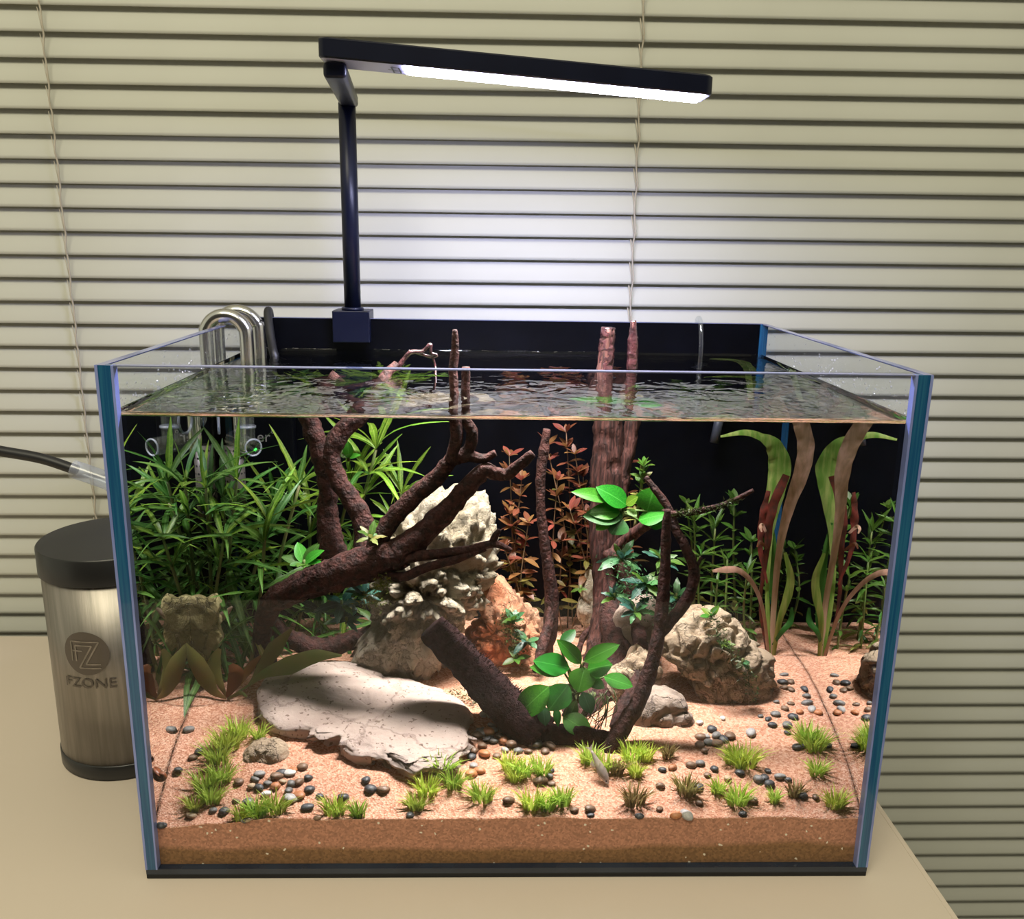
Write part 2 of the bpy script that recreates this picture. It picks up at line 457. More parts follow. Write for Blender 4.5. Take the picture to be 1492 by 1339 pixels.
def sand_mat():
    m, nt, out = new_mat('pink_orange_sand')
    N, L = nt.nodes, nt.links
    b = N.new('ShaderNodeBsdfPrincipled'); b.inputs['Roughness'].default_value = .8; b.inputs['Specular IOR Level'].default_value = .25
    tc = N.new('ShaderNodeTexCoord')
    v = N.new('ShaderNodeTexVoronoi'); v.inputs['Scale'].default_value = 900
    L.new(tc.outputs['Object'], v.inputs['Vector'])
    rp = N.new('ShaderNodeValToRGB')
    e = rp.color_ramp.elements
    e[0].position = 0; e[0].color = (.44, .185, .11, 1)
    e[1].position = 1; e[1].color = (.80, .52, .40, 1)
    a = e.new(.5); a.color = (.66, .345, .235, 1)
    sep = N.new('ShaderNodeSeparateColor'); L.new(v.outputs['Color'], sep.inputs[0])
    L.new(sep.outputs[0], rp.inputs[0])
    nz = N.new('ShaderNodeTexNoise'); nz.inputs['Scale'].default_value = 14; nz.inputs['Detail'].default_value = 4
    L.new(tc.outputs['Object'], nz.inputs['Vector'])
    mx = N.new('ShaderNodeMixRGB'); mx.blend_type = 'MULTIPLY'; mx.inputs[2].default_value = (.80, .74, .66, 1)
    L.new(nz.outputs['Fac'], mx.inputs[0]); L.new(rp.outputs[0], mx.inputs[1])
    L.new(mx.outputs[0], b.inputs['Base Color'])
    bp = N.new('ShaderNodeBump'); bp.inputs['Strength'].default_value = .7; bp.inputs['Distance'].default_value = .0006
    L.new(v.outputs['Distance'], bp.inputs['Height']); L.new(bp.outputs[0], b.inputs['Normal'])
    L.new(b.outputs[0], out.inputs[0])
    return m
def sand_side_mat():
    """sand against the glass: brown upper layer over an olive-brown lower layer, wavy boundary, pale grains"""
    m, nt, out = new_mat('layered_sand_side')
    N, L = nt.nodes, nt.links
    b = N.new('ShaderNodeBsdfPrincipled'); b.inputs['Roughness'].default_value = .85
    tc = N.new('ShaderNodeTexCoord')
    sp = N.new('ShaderNodeSeparateXYZ'); L.new(tc.outputs['Object'], sp.inputs[0])
    nz = N.new('ShaderNodeTexNoise'); nz.inputs['Scale'].default_value = 9; nz.inputs['Detail'].default_value = 2
    L.new(tc.outputs['Object'], nz.inputs['Vector'])
    ma = N.new('ShaderNodeMath'); ma.operation = 'MULTIPLY_ADD'; ma.inputs[1].default_value = -.016; L.new(nz.outputs['Fac'], ma.inputs[0]); L.new(sp.outputs[2], ma.inputs[2])
    mr = N.new('ShaderNodeMapRange'); mr.inputs['From Min'].default_value = .0085; mr.inputs['From Max'].default_value = .0125
    L.new(ma.outputs[0], mr.inputs['Value'])
    m1 = N.new('ShaderNodeMixRGB'); m1.inputs[1].default_value = (.22, .112, .048, 1); m1.inputs[2].default_value = (.44, .205, .130, 1)
    L.new(mr.outputs[0], m1.inputs[0])
    v = N.new('ShaderNodeTexVoronoi'); v.inputs['Scale'].default_value = 800; L.new(tc.outputs['Object'], v.inputs['Vector'])
    sep = N.new('ShaderNodeSeparateColor'); L.new(v.outputs['Color'], sep.inputs[0])
    hs = N.new('ShaderNodeHueSaturation')
    mv = N.new('ShaderNodeMapRange'); mv.inputs['To Min'].default_value = .72; mv.inputs['To Max'].default_value = 1.25; L.new(sep.outputs[0], mv.inputs['Value'])
    L.new(mv.outputs[0], hs.inputs['Value']); L.new(m1.outputs[0], hs.inputs['Color'])
    gt = N.new('ShaderNodeMath'); gt.operation = 'GREATER_THAN'; gt.inputs[1].default_value = .994; L.new(sep.outputs[1], gt.inputs[0])
    m2 = N.new('ShaderNodeMixRGB'); m2.inputs[2].default_value = (.75, .66, .55, 1); L.new(gt.outputs[0], m2.inputs[0]); L.new(hs.outputs[0], m2.inputs[1])
    L.new(m2.outputs[0], b.inputs['Base Color']); L.new(b.outputs[0], out.inputs[0])
    return m
M['sand'] = sand_mat(); M['sand_side'] = sand_side_mat()

def water_side_mat():
    m, nt, out = new_mat('water_against_glass')
    g = nt.nodes.new('ShaderNodeBsdfGlass'); g.inputs['IOR'].default_value = NW; g.inputs['Roughness'].default_value = 0
    g.inputs['Color'].default_value = (.97, .985, .975, 1)
    nt.links.new(g.outputs[0], out.inputs[0])
    return m
def water_top_mat():
    m, nt, out = new_mat('rippled_water_surface')
    N, L = nt.nodes, nt.links
    tc = N.new('ShaderNodeTexCoord')
    mp = N.new('ShaderNodeMapping'); mp.inputs['Scale'].default_value = (1, 1, 1)
    L.new(tc.outputs['Object'], mp.inputs[0])
    nz = N.new('ShaderNodeTexNoise'); nz.inputs['Scale'].default_value = 38; nz.inputs['Detail'].default_value = 2.5; nz.inputs['Distortion'].default_value = .6
    L.new(mp.outputs[0], nz.inputs['Vector'])
    bp = N.new('ShaderNodeBump'); bp.inputs['Strength'].default_value = .5; bp.inputs['Distance'].default_value = .0022
    L.new(nz.outputs['Fac'], bp.inputs['Height'])
    t = N.new('ShaderNodeBsdfTransparent'); t.inputs[0].default_value = (.98, .99, .98, 1)
    rf = N.new('ShaderNodeBsdfRefraction'); rf.inputs['IOR'].default_value = NW; rf.inputs['Roughness'].default_value = 0
    L.new(bp.outputs[0], rf.inputs['Normal'])
    m1 = N.new('ShaderNodeMixShader'); m1.inputs[0].default_value = .5
    L.new(t.outputs[0], m1.inputs[1]); L.new(rf.outputs[0], m1.inputs[2])
    g = N.new('ShaderNodeBsdfGlossy'); g.inputs['Roughness'].default_value = .0
    L.new(bp.outputs[0], g.inputs['Normal'])
    m2 = N.new('ShaderNodeMixShader')
    L.new(schlick(nt, .02, None, 4.0), m2.inputs[0]); L.new(m1.outputs[0], m2.inputs[1]); L.new(g.outputs[0], m2.inputs[2])
    L.new(m2.outputs[0], out.inputs[0])
    return m
M['water_side'] = water_side_mat(); M['water_top'] = water_top_mat()
def emission_mat(name, col, s):
    m, nt, out = new_mat(name)
    e = nt.nodes.new('ShaderNodeEmission'); e.inputs[0].default_value = c4(col); e.inputs[1].default_value = s
    nt.links.new(e.outputs[0], out.inputs[0]); return m
M['lamp_panel'] = emission_mat('lit_led_panel', (.64, .655, 1.0), PANEL)
M['lamp_under'] = mat('pale_lamp_underside', (.55, .54, .72), .35)

# ------------------------------------------------------------------ the room
def plane_obj(name, pts, m):
    return tag(solid(name, pts, [tuple(range(len(pts)))], m, smooth=False), kind='structure')
plane_obj('wall_back', [(-2.2, .47, -.74), (2.2, .47, -.74), (2.2, .47, 1.9), (-2.2, .47, 1.9)], M['wall'])
plane_obj('added_wall_front', [(2.2, -1.9, -.74), (-2.2, -1.9, -.74), (-2.2, -1.9, 1.9), (2.2, -1.9, 1.9)], M['dark_wall'])  # unseen wall added behind the camera to keep the glass reflections dark
plane_obj('floor', [(-2.2, -1.9, -.74), (2.2, -1.9, -.74), (2.2, .47, -.74), (-2.2, .47, -.74)], M['floor'])

# desk
desk = thing('desk', (-.5, 0, -.74), 'beige laminate desk carrying the aquarium and the steel cylinder', 'desk')
V, F = box((-1.25, -.42, -.028), (.262, .338, 0))
put('tabletop', bevel_mesh('tabletop', V, F, .0004, 2), M['desk'], desk)
bbox('edge_band', (.262, -.42, -.028), (.2655, .338, -.0001), M['desk'], desk, .0004)
for x in (-1.2, .2):
    bbox('side_panel', (x, -.36, -.74), (x + .03, .32, -.028), M['desk_edge'], desk, .002)

# venetian blind
blind = thing('venetian_blind', (0, .385, -.45), 'cream venetian blind with closed narrow slats hanging behind the aquarium', 'blind')
blind.rotation_euler = (0, -.0042, 0)
PITCH = .02128
prof = []
for k in range(9):
    s = (k / 8 - .5)
    prof.append((s * .0238, .0013 * (1 - (2 * s) ** 2)))
tilt = math.radians(72)
V, F = [], []
XL, XR = -1.05, 1.05
for thick in (0, .0004):
    for (s, h) in prof:
        # lower edge towards the room, convex side out
        yy = -s * math.cos(tilt) * -1; zz = s * math.sin(tilt)
        yy2 = yy - (h - thick) * math.sin(tilt); zz2 = zz + (h - thick) * math.cos(tilt)
        V.append((XL, yy2, zz2)); V.append((XR, yy2, zz2))
n = len(prof)
for k in range(n - 1):
    F.append((2 * k, 2 * k + 1, 2 * k + 3, 2 * k + 2))
    o = 2 * n
    F.append((o + 2 * k + 2, o + 2 * k + 3, o + 2 * k + 1, o + 2 * k))
F.append((0, 2 * n, 2 * n + 1, 1)); F.append((2 * n - 2, 2 * n - 1, 4 * n - 1, 4 * n - 2))
slat_me = mk_mesh('slat', V, F); slat_me.materials.append(M['slat'])
Z0 = .3370     # a slat's centre, measured at the tank rim height
nz0 = int((Z0 + .42) / PITCH)
zb = Z0 - nz0 * PITCH
for i in range(54):
    o = bpy.data.objects.new('slat', slat_me); link(o, blind)
    o.location = (random.uniform(-.002, .002), 0, zb + i * PITCH + .45)
    o.rotation_euler = (random.uniform(-.012, .012), random.uniform(-.0006, .0006), 0)
ZT = zb + 53 * PITCH
for cx, wob in ((-.4055, .0010), (.1222, .0016)):
    pts = []
    for i in range(54):
        z = zb + i * PITCH
        pts.append((cx + wob * (-1) ** i * .6, .385 - .0085, z - .0055))
        pts.append((cx + random.uniform(-.0004, .0004), .385 - .0068, z + .0055))
    V, F = tube(pts, .0008, 6, 2)
    solid('ladder_cord', V, F, M['cord'], blind)
    # slanting strips: left cord's faint shadows put in as shapes, right cord's small flaps
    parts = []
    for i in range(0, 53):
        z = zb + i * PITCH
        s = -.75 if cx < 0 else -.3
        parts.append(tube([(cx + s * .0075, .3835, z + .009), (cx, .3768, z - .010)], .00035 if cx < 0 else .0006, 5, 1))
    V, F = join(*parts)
    solid('shadow_and_flap_strip', V, F, M['cord'], blind)

# ------------------------------------------------------------------ aquarium
X1 = .225; D = .296; H = .319; G = .005
tank = thing('aquarium', (0, .148, 0), 'rimless clear glass aquarium with black back standing on the desk', 'aquarium')
bbox('foam_mat', (-X1, 0, 0), (X1, D, .0032), M['mat'], tank, .0004, 1)
V, F = box((-X1, .0002, .0032), (X1, D, .0068)); solid('bottom_pane', V, F, M['base_glass'], tank, False)
# front pane: outer face, top, and inner face only above the water
V = [(-X1, 0, .0068), (X1, 0, .0068), (X1, 0, H), (-X1, 0, H), (-X1 + G, G, WATER_Z + .0035), (X1 - G, G, WATER_Z + .0035), (X1 - G, G, H), (-X1 + G, G, H)]
o = solid('front_pane', V, [(0, 1, 2, 3), (5, 4, 7, 6)], M['front_pane'], tank, False)
V, F = box((-X1 + .0095, -.0001, H - .0006), (X1 - .0095, G + .0001, H)); solid('polished_edge', V, F, M['glass_edge'], o, False)
for s in (-1, 1):
    xo, xi = s * X1, s * (X1 - G)
    V = [(xo, 0, .0068), (xo, D, .0068), (xo, D, H), (xo, 0, H), (xi, G, WATER_Z + .003), (xi, D - G, WATER_Z + .003), (xi, D - G, H), (xi, G, H)]
    pn = solid('side_pane', V, [(0, 1, 2, 3), (5, 4, 7, 6)], M['pane'], tank, False)
    V, F = box((min(xo, xi), .0, H - .0006), (max(xo, xi), D, H + .0001)); solid('polished_edge', V, F, M['glass_edge'], pn, False)
    # glass corner seen on end: blue with pale borders
    zt, zbm = H, .0068
    wt, wb = .0098, .0073
    def strip(a0, a1, b0, b1, y0, y1):
        V = [(s * (X1 - a0), y0, zbm), (s * (X1 - a1), y0, zbm), (s * (X1 - b1), y0, zt), (s * (X1 - b0), y0, zt),
             (s * (X1 - a0), y1, zbm), (s * (X1 - a1), y1, zbm), (s * (X1 - b1), y1, zt), (s * (X1 - b0), y1, zt)]
        F = [(0, 1, 2, 3), (7, 6, 5, 4), (0, 3, 7, 4), (1, 5, 6, 2), (3, 2, 6, 7), (0, 4, 5, 1)]
        return V, F
    V, F = strip(.0012, wb - .0010, .0015, wt - .0014, -.0003, G - .0002); cs = solid('corner_seam', V, F, M['seam'], tank, False)
    V, F = join(strip(-.0001, .0012, -.0001, .0015, -.0004, G - .0002), strip(wb - .0010, wb, wt - .0014, wt, -.0004, G - .0002)); solid('seam_border', V, F, M['seam_side'], cs, False)
    # back corner seam
    V, F = box((min(xo, s * (X1 - .0068)), D - G - .0015, .01), (max(xo, s * (X1 - .0068)), D - G + .0005, H)); solid('corner_seam', V, F, M['seam'], tank, False)
V, F = box((-X1, D - G, .0068), (X1, D, H)); bp = solid('back_pane', V, F, M['film'], tank, False)
V, F = box((-X1 + .004, D - G + .0004, H), (X1 - .004, D, H + .0004)); solid('polished_edge', V, F, M['glass_edge'], bp, False)

# ------------------------------------------------------------------ sand
nx, ny = 200, 130
V, F, FM = [], [], []
xs = [-.2206 + .4412 * i / nx for i in range(nx + 1)]
ys = [.0047 + (.2905 - .0047) * j / ny for j in range(ny + 1)]
for y in ys:
    for x in xs: V.append((x, y, sand_z(x, y)))
for j in range(ny):
    for i in range(nx):
        a = j * (nx + 1) + i
        F.append((a, a + 1, a + nx + 2, a + nx + 1)); FM.append(0)
o0 = len(V)
for i, x in enumerate(xs): V.append((x, .0047, .0069))
for i in range(nx):
    F.append((o0 + i, o0 + i + 1, i + 1, i)); FM.append(1)
for side in (0, nx):
    o1 = len(V)
    for j, y in enumerate(ys): V.append((xs[side], y, .0069))
    for j in range(ny):
        a, b = j * (nx + 1) + side, (j + 1) * (nx + 1) + side
        F.append((o1 + j, a, b, o1 + j + 1) if side == 0 else (o1 + j + 1, b, a, o1 + j)); FM.append(1)
me = mk_mesh('sand', V, F)
me.materials.append(M['sand']); me.materials.append(M['sand_side'])
for p, k in zip(me.polygons, FM):
    p.material_index = k
    if k: p.use_smooth = False
sand = put('sand', me, [])
tag(sand, 'pinkish orange fine sand bed sloping up to the back of the aquarium', 'sand', kind='stuff')

# ------------------------------------------------------------------ water
def grade(a, b, n, edge):
    """coordinates with extra lines near both ends for the meniscus"""
    e = [0, .0006, .0012, .0019, .0028, .004, .0055]
    inner = [a + edge + (b - a - 2 * edge) * i / n for i in range(1, n)]
    return [a + q for q in e] + inner + [b - q for q in reversed(e)]
wx = grade(-.2199, .2199, 130, .008); wy = grade(YF, .2908, 90, .008)
V, F, FM = [], [], []
def wz(x, y):
    d = min(x + .2199, .2199 - x, y - YF, .2908 - y)
    m = .0032 * math.exp(-d / .0016)
    r = .00022 * noise.noise(Vector((x * 30, y * 45, 1))) + .0001 * noise.noise(Vector((x * 90, y * 120, 5)))
    return WATER_Z + m + r
for y in wy:
    for x in wx: V.append((x, y, wz(x, y)))
nX, nY = len(wx), len(wy)
for j in range(nY - 1):
    for i in range(nX - 1):
        a = j * nX + i; F.append((a, a + 1, a + nX + 1, a + nX)); FM.append(1 if wy[j] < YF + .005 else 0)
def add_quad(q, mi):
    o = len(V); V.extend(q); F.append(tuple(range(o, o + 4))); FM.append(mi)
xo = .2207
zw = WATER_Z + .0032
add_quad([(-xo, YF, .0069), (xo, YF, .0069), (xo, YF, zw), (-xo, YF, zw)], 1)                    # front, normal -y
add_quad([(xo, YF, .0069), (xo, .2955, .0069), (xo, .2955, zw), (xo, YF, zw)], 1)                # right, normal +x
add_quad([(-xo, .2955, .0069), (-xo, YF, .0069), (-xo, YF, zw), (-xo, .2955, zw)], 1)            # left, normal -x
me = mk_mesh('water', V, F)
me.materials.append(M['water_top']); me.materials.append(M['water_side'])
for p, k in zip(me.polygons, FM):
    p.material_index = k
    if p.index >= len(me.polygons) - 3: p.use_smooth = False
water = put('water', me, [])
tag(water, 'clear rippled water filling the aquarium almost to its rim', 'water')

# ------------------------------------------------------------------ lamp
lamp = thing('aquarium_lamp', (-.134, .293, .30), 'slim black LED lamp on a pole clamped to the back of the aquarium', 'lamp')
px = -.1335
bbox('clamp', (px - .0160, .2835, .2995), (px + .0155, .3115, .3262), M['black'], lamp, .0008)
V, F = lathe([(.0092, 0), (.0095, .001), (.0092, .0022), (.0078, .0026)], 32, (px, .2945, .3262)); solid('collar', V, F, M['black'], lamp)
V, F = lathe([(.0070, 0), (.0070, .1640)], 32, (px, .2945, .328)); solid('pole', V, F, M['black'], lamp)
# arm: flat bar from the pole top forward and up to the head
a0, a1 = Vector((px + .0008, .3015, .4945)), Vector((-.1145, .1260, .4880))
hw, hh = .0073, .0048
V = []
for p in (a0, a1):
    for sx, sz in ((-1, -1), (1, -1), (1, 1), (-1, 1)): V.append((p.x + sx * hw, p.y, p.z + sz * hh))
F = [(0, 1, 2, 3), (7, 6, 5, 4), (0, 4, 5, 1), (1, 5, 6, 2), (2, 6, 7, 3), (3, 7, 4, 0)]
put('arm', bevel_mesh('arm', V, F, .0025, 3, True), M['black'], lamp)
# head, sagging a little to its free end
hx0, hx1, hy0, hy1, th = -.1235, .1225, .118, .153, .0115
def hd(x, y, dz): return (x, y, .5000 - .0705 * (x + .1235) + dz)
def rrect(x0, x1, y0, y1, r, n=5):
    P = []
    for (cx, cyy, a) in ((x1 - r, y1 - r, 0), (x0 + r, y1 - r, PI / 2), (x0 + r, y0 + r, PI), (x1 - r, y0 + r, 1.5 * PI)):
        for k in range(n + 1):
            t = a + PI / 2 * k / n; P.append((cx + r * math.cos(t), cyy + r * math.sin(t)))
    return P
P = rrect(hx0, hx1, hy0, hy1, .005)
V, F = [], []
levels = [(0.0006, -th / 2), (0, -th / 2 + .0006), (0, th / 2 - .001), (.001, th / 2)]
for inset, dz in levels:
    for (x, y) in rrect(hx0 + inset, hx1 - inset, hy0 + inset, hy1 - inset, .005): V.append(hd(x, y, dz))
n = len(P)
for l in range(3):
    for k in range(n): F.append((l * n + k, l * n + (k + 1) % n, (l + 1) * n + (k + 1) % n, (l + 1) * n + k))
F.append(tuple(range(n - 1, -1, -1))); F.append(tuple(3 * n + k for k in range(n)))
head = solid('head', V, F, M['black'], lamp); head.data.shade_smooth()
try:
    head.data.set_sharp_from_angle(angle=math.radians(40))
except Exception: pass
V = [hd(x, y, -th / 2 - .0003) for (x, y) in rrect(hx0 + .0012, hx1 - .0012, hy0 + .0012, hy1 - .0012, .004)]
solid('underside', V, [tuple(range(len(V) - 1, -1, -1))], M['lamp_under'], head, False)
V = [hd(x, y, -th / 2 - .0008) for (x, y) in rrect(-.0715, hx1 - .0035, hy0 + .003, hy1 - .003, .002)]
solid('light_panel', V, [tuple(range(len(V) - 1, -1, -1))], M['lamp_panel'], head, False)
bl = bpy.data.lights.new('led_beam', 'AREA'); bl.shape = 'RECTANGLE'; bl.size = .185; bl.size_y = .027
bl.energy = BEAM; bl.color = (1.0, .92, .83); bl.spread = math.radians(82)
bo = bpy.data.objects.new('led_beam', bl); link(bo, lamp)
bo.location = Vector(hd(.0235, .1355, -th / 2 - .0015)) - lamp.location
bo.rotation_euler = (0, math.atan(.0705), 0)
# small dark emblem on the underside: a square sign crossed by a bar
parts = []
ex, ey = -.0770, .1355
def ub(x0, x1, y0, y1):
    z = -th / 2 - .0010
    return [hd(ex + x0, ey + y0, z), hd(ex + x1, ey + y0, z), hd(ex + x1, ey + y1, z), hd(ex + x0, ey + y1, z)], [(3, 2, 1, 0)]
for q in ((-.0028, -.0017, -.010, .010), (.0017, .0028, -.010, .010), (-.0028, .0028, -.010, -.0078), (-.0028, .0028, .0078, .010), (-.0052, .0052, -.001, .001), (-.0028, .0028, -.005, -.0035), (-.0028, .0028, .0035, .005)):
    parts.append(ub(*q))
V, F = join(*parts); solid('emblem', V, F, M['black'], head, False)

# ------------------------------------------------------------------ steel cylinder
CX, CY, CR, CH = -.2915, .150, .0500, .1705
can = thing('steel_canister', (CX, CY, 0), 'brushed steel cylinder with black lid and engraved round emblem beside the aquarium', 'canister')
V, F = lathe([(CR - .001, 0), (CR + .0004, .001), (CR + .0004, .0115), (CR - .0005, .0122)], 64, (CX, CY, 0)); solid('base_ring', V, F, M['lid'], can)
V, F = lathe([(CR - .0004, .0122), (CR - .0004, CH - .0200)], 64, (CX, CY, 0)); solid('body', V, F, M['brushed'], can)
V, F = lathe([(CR - .0005, CH - .0200), (CR + .0012, CH - .0195), (CR + .0012, CH - .001), (CR + .0004, CH), (.001, CH)], 64, (CX, CY, 0))
ld_o = solid('lid', V, F, M['lid'], can)
for q in (ld_o,):
    try: q.data.set_sharp_from_angle(angle=math.radians(40))
    except Exception: pass
# emblem and lettering wrapped on the body
def text_mesh(s, size):
    cu = bpy.data.curves.new('t', 'FONT'); cu.body = s; cu.size = size; cu.align_x = 'CENTER'; cu.align_y = 'CENTER'; cu.resolution_u = 3
    ob = bpy.data.objects.new('t', cu); COL.objects.link(ob)
    dg = bpy.context.evaluated_depsgraph_get()
    me = bpy.data.meshes.new_from_object(ob.evaluated_get(dg))
    V = [tuple(v.co) for v in me.vertices]; F = [tuple(p.vertices) for p in me.polygons]
    bpy.data.objects.remove(ob); bpy.data.curves.remove(cu); bpy.data.meshes.remove(me)
    return V, F
A0 = math.atan2(CAM.y - CY, CAM.x - CX) - .52    # faces the viewer, turned a little to the left
def wrap(V2, F2, zc, off=.0003, r=CR):
    out = []
    for v in V2:
        a = A0 + v[0] / r
        out.append((CX + (r + off) * math.cos(a), CY + (r + off) * math.sin(a), zc + v[1]))
    return out, F2
def poly2(*pp): return [(p[0], p[1]) for p in pp]
def grid_disc(r, n=36, rings=6, hole=None):
    V, F = [(0, 0)], []
    for k in range(1, rings + 1):
        for i in range(n): V.append((r * k / rings * math.cos(2 * PI * i / n), r * k / rings * math.sin(2 * PI * i / n)))
    for i in range(n): F.append((0, 1 + i, 1 + (i + 1) % n))
    for k in range(1, rings):
        for i in range(n):
            a, b = 1 + (k - 1) * n, 1 + k * n
            F.append((a + i, b + i, b + (i + 1) % n, a + (i + 1) % n))
    return V, F
V2, F2 = grid_disc(.0165)
LZ = .1015
V, F = wrap(V2, F2, LZ); em = solid('emblem', V, F, M['engraved'], can)
def strokes(segs, w):
    parts = []
    for (x0, y0), (x1, y1) in segs:
        d = Vector((x1 - x0, y1 - y0)); ln = d.length; d /= ln; nn = Vector((-d.y, d.x)) * w / 2
        k = max(1, int(ln / .002)); V2, F2 = [], []
        for i in range(k + 1):
            p = Vector((x0, y0)) + d * (ln * i / k); V2 += [tuple(p + nn), tuple(p - nn)]
        for i in range(k): F2.append((2 * i, 2 * i + 1, 2 * i + 3, 2 * i + 2))
        parts.append((V2, F2))
    return join(*parts)
u = .001
S1 = [((-10 * u, 9 * u), (10 * u, 9 * u)), ((10 * u, 9 * u), (0 * u, -8 * u)), ((0 * u, -8 * u), (10 * u, -8 * u)), ((-10 * u, 9 * u), (-10 * u, -6 * u)), ((-10 * u, 2 * u), (-2 * u, 2 * u)),
      ((-7 * u, 6 * u), (5 * u, 6 * u)), ((5 * u, 6 * u), (-5 * u, -11 * u)), ((-5 * u, -11 * u), (10 * u, -11 * u)), ((-7 * u, 6 * u), (-7 * u, -6 * u))]
V2, F2 = strokes(S1, .0011); V, F = wrap(V2, F2, LZ, .0006); solid('emblem_letters', V, F, M['brushed'], em)
V2, F2 = text_mesh('FZONE', .0105); V2 = [(v[0] * 1.15, v[1]) for v in V2]; V, F = wrap(V2, F2, LZ - .0235, .0004); solid('lettering', V, F, M['engraved'], can)

# ------------------------------------------------------------------ pipes, hose, heater, diffuser
def u_pipe(y, xin, xout, ztop, zbot_in, zbot_out, label, r=.0053):
    t = thing('steel_pipe', (xin, y, WATER_Z), label, 'pipe', None)
    c = (xin + xout) / 2; hr = abs(xin - xout) / 2
    pts = [(xin, y, zbot_in), (xin, y, (zbot_in + ztop - hr) / 2), (xin, y, ztop - hr)]
    for k in range(1, 8):
        a = PI * k / 8; pts.append((c + hr * math.cos(a), y, ztop - hr + hr * math.sin(a)))
    pts += [(xout, y, ztop - hr), (xout, y, (zbot_out + ztop - hr) / 2), (xout, y, zbot_out)]
    V, F = tube(pts, r, 20, 4)
    solid('bent_tube', V, F, M['steel'], t)
    return t
up1 = u_pipe(.222, -.2055, -.2365, .3265, .262, .235, 'polished steel U pipe hooked over the left glass wall, nearer the front pane')
up2 = u_pipe(.252, -.2035, -.2365, .3275, .225, .235, 'polished steel U pipe hooked over the left glass wall, nearer the lamp pole')
# clear T outlet hanging under the front U pipe
tq = at(358, 622, .222)
tp = thing('clear_tee_tube', (tq.x, .222, .24), 'clear plastic T shaped outlet tube hanging in the water above the green plants', 'tube')
V, F = tube([(tq.x, .222, .289), (tq.x, .222, tq.z)], .0062, 20, 1, cap=False); solid('upright_tube', V, F, M['clear_tube'], tp)
V, F = tube([(tq.x, .222, tq.z + .001), (tq.x, .222, tq.z - .0008)], .0074, 24, 1); solid('collar', V, F, M['frosted'], tp)
V, F = tube([(tq.x, .222, tq.z - .0008), (tq.x, .222, tq.z - .0125)], .0064, 20, 1, cap=False); solid('socket', V, F, M['clear_tube'], tp)
c0, c1 = at(340, 640, .234), at(369, 652, .203)
V, F = tube([c0, c1], .0066, 24, 1, cap=False); solid('cross_tube', V, F, M['clear_tube'], tp)
def torus(c, nrm, R, r, n=28, m=8):
    nrm = Vector(nrm).normalized(); a = nrm.orthogonal().normalized(); b = nrm.cross(a)
    V, F = [], []
    for i in range(n):
        t = 2 * PI * i / n; d = a * math.cos(t) + b * math.sin(t)
        for k in range(m):
            s = 2 * PI * k / m; V.append(Vector(c) + d * (R + r * math.cos(s)) + nrm * r * math.sin(s))
    for i in range(n):
        for k in range(m): F.append((i * m + k, ((i + 1) % n) * m + k, ((i + 1) % n) * m + (k + 1) % m, i * m + (k + 1) % m))
    return V, F
V, F = torus(c1, c1 - c0, .0060, .0007); solid('open_rim', V, F, M['frosted'], tp)
# perforated intake on the rear pipe
SX = at(340, 640, .252).x
st = thing('intake_strainer', (SX, .252, .2), 'dark perforated intake tube behind the clear T tube', 'strainer')
V, F = tube([(SX, .252, .232), (SX, .252, .175)], .0075, 20, 1); solid('tube', V, F, M['strainer'], st)
parts = []
for k in range(9):
    for j in range(7):
        a = -PI + PI * (j + .5 * (k % 2)) / 7; z = .229 - k * .006
        c = Vector((SX + .0076 * math.cos(a), .252 + .0076 * math.sin(a), z))
        nn = Vector((math.cos(a), math.sin(a), 0)); t1 = Vector((0, 0, 1)); t2 = nn.cross(t1)
        parts.append(([c + (t1 * math.sin(2 * PI * q / 6) + t2 * math.cos(2 * PI * q / 6)) * .0009 for q in range(6)], [tuple(range(6))]))
V, F = join(*parts); tag(solid('hole', V, F, M['dot'], st, False), kind='stuff')
# suction cup ring on the left pane
sc = thing('suction_cup', (-.219, .190, .262), 'clear round suction cup ring on the left glass wall under the water', 'suction cup')
V, F = torus(at(318, 612, .205), (1, .25, 0), .0095, .0009); solid('ring', V, F, M['frosted'], sc)
V, F = tube([(-.2195, .205, .262), (-.2175, .205, .262)], [.0085, .004], 20, 2); solid('cup', V, F, M['clear_tube'], sc)
# heater on the back wall, black, small green indicator, lettering partly hidden by the tube
ht = thing('black_heater', (-.193, .283, .2), 'black box heater with grey lettering and green indicator on the back wall', 'heater')
bbox('case', (-.212, .276, .13), (-.168, .2895, .262), M['film'], ht, .003, 3)
V2, F2 = text_mesh('er', .012); HX = at(384, 637, .2757); V = [(v[0] + HX.x, .2757, v[1] + HX.z) for v in V2]; solid('lettering', V, F2, M['print'], ht, False)
V, F = torus((HX.x + .0072, .2757, HX.z + .0042), (0, 1, 0), .0011, .0002, 14, 4); solid('registered_mark', V, F, M['print'], ht)
g = at(372, 655, .274); V, F = lathe([(.0002, -.0013), (.0013, -.0006), (.0013, .0006), (.0002, .0013)], 12, g); solid('indicator', V, F, M['led'], ht)
# its cable over the back rim
V, F = tube([(-.205, .306, .20), (-.206, .305, .300), (-.2065, .3030, .3200), (-.2060, .2965, .3245), (-.2045, .2890, .3190), (-.1985, .272, .3000), (-.1935, .262, .287), (-.190, .272, .262)], .0036, 12, 6)
tag(solid('heater_cable', V, F, M['black_rubber']), 'black cable bent over the back rim between the steel pipes and the lamp clamp', 'cable')
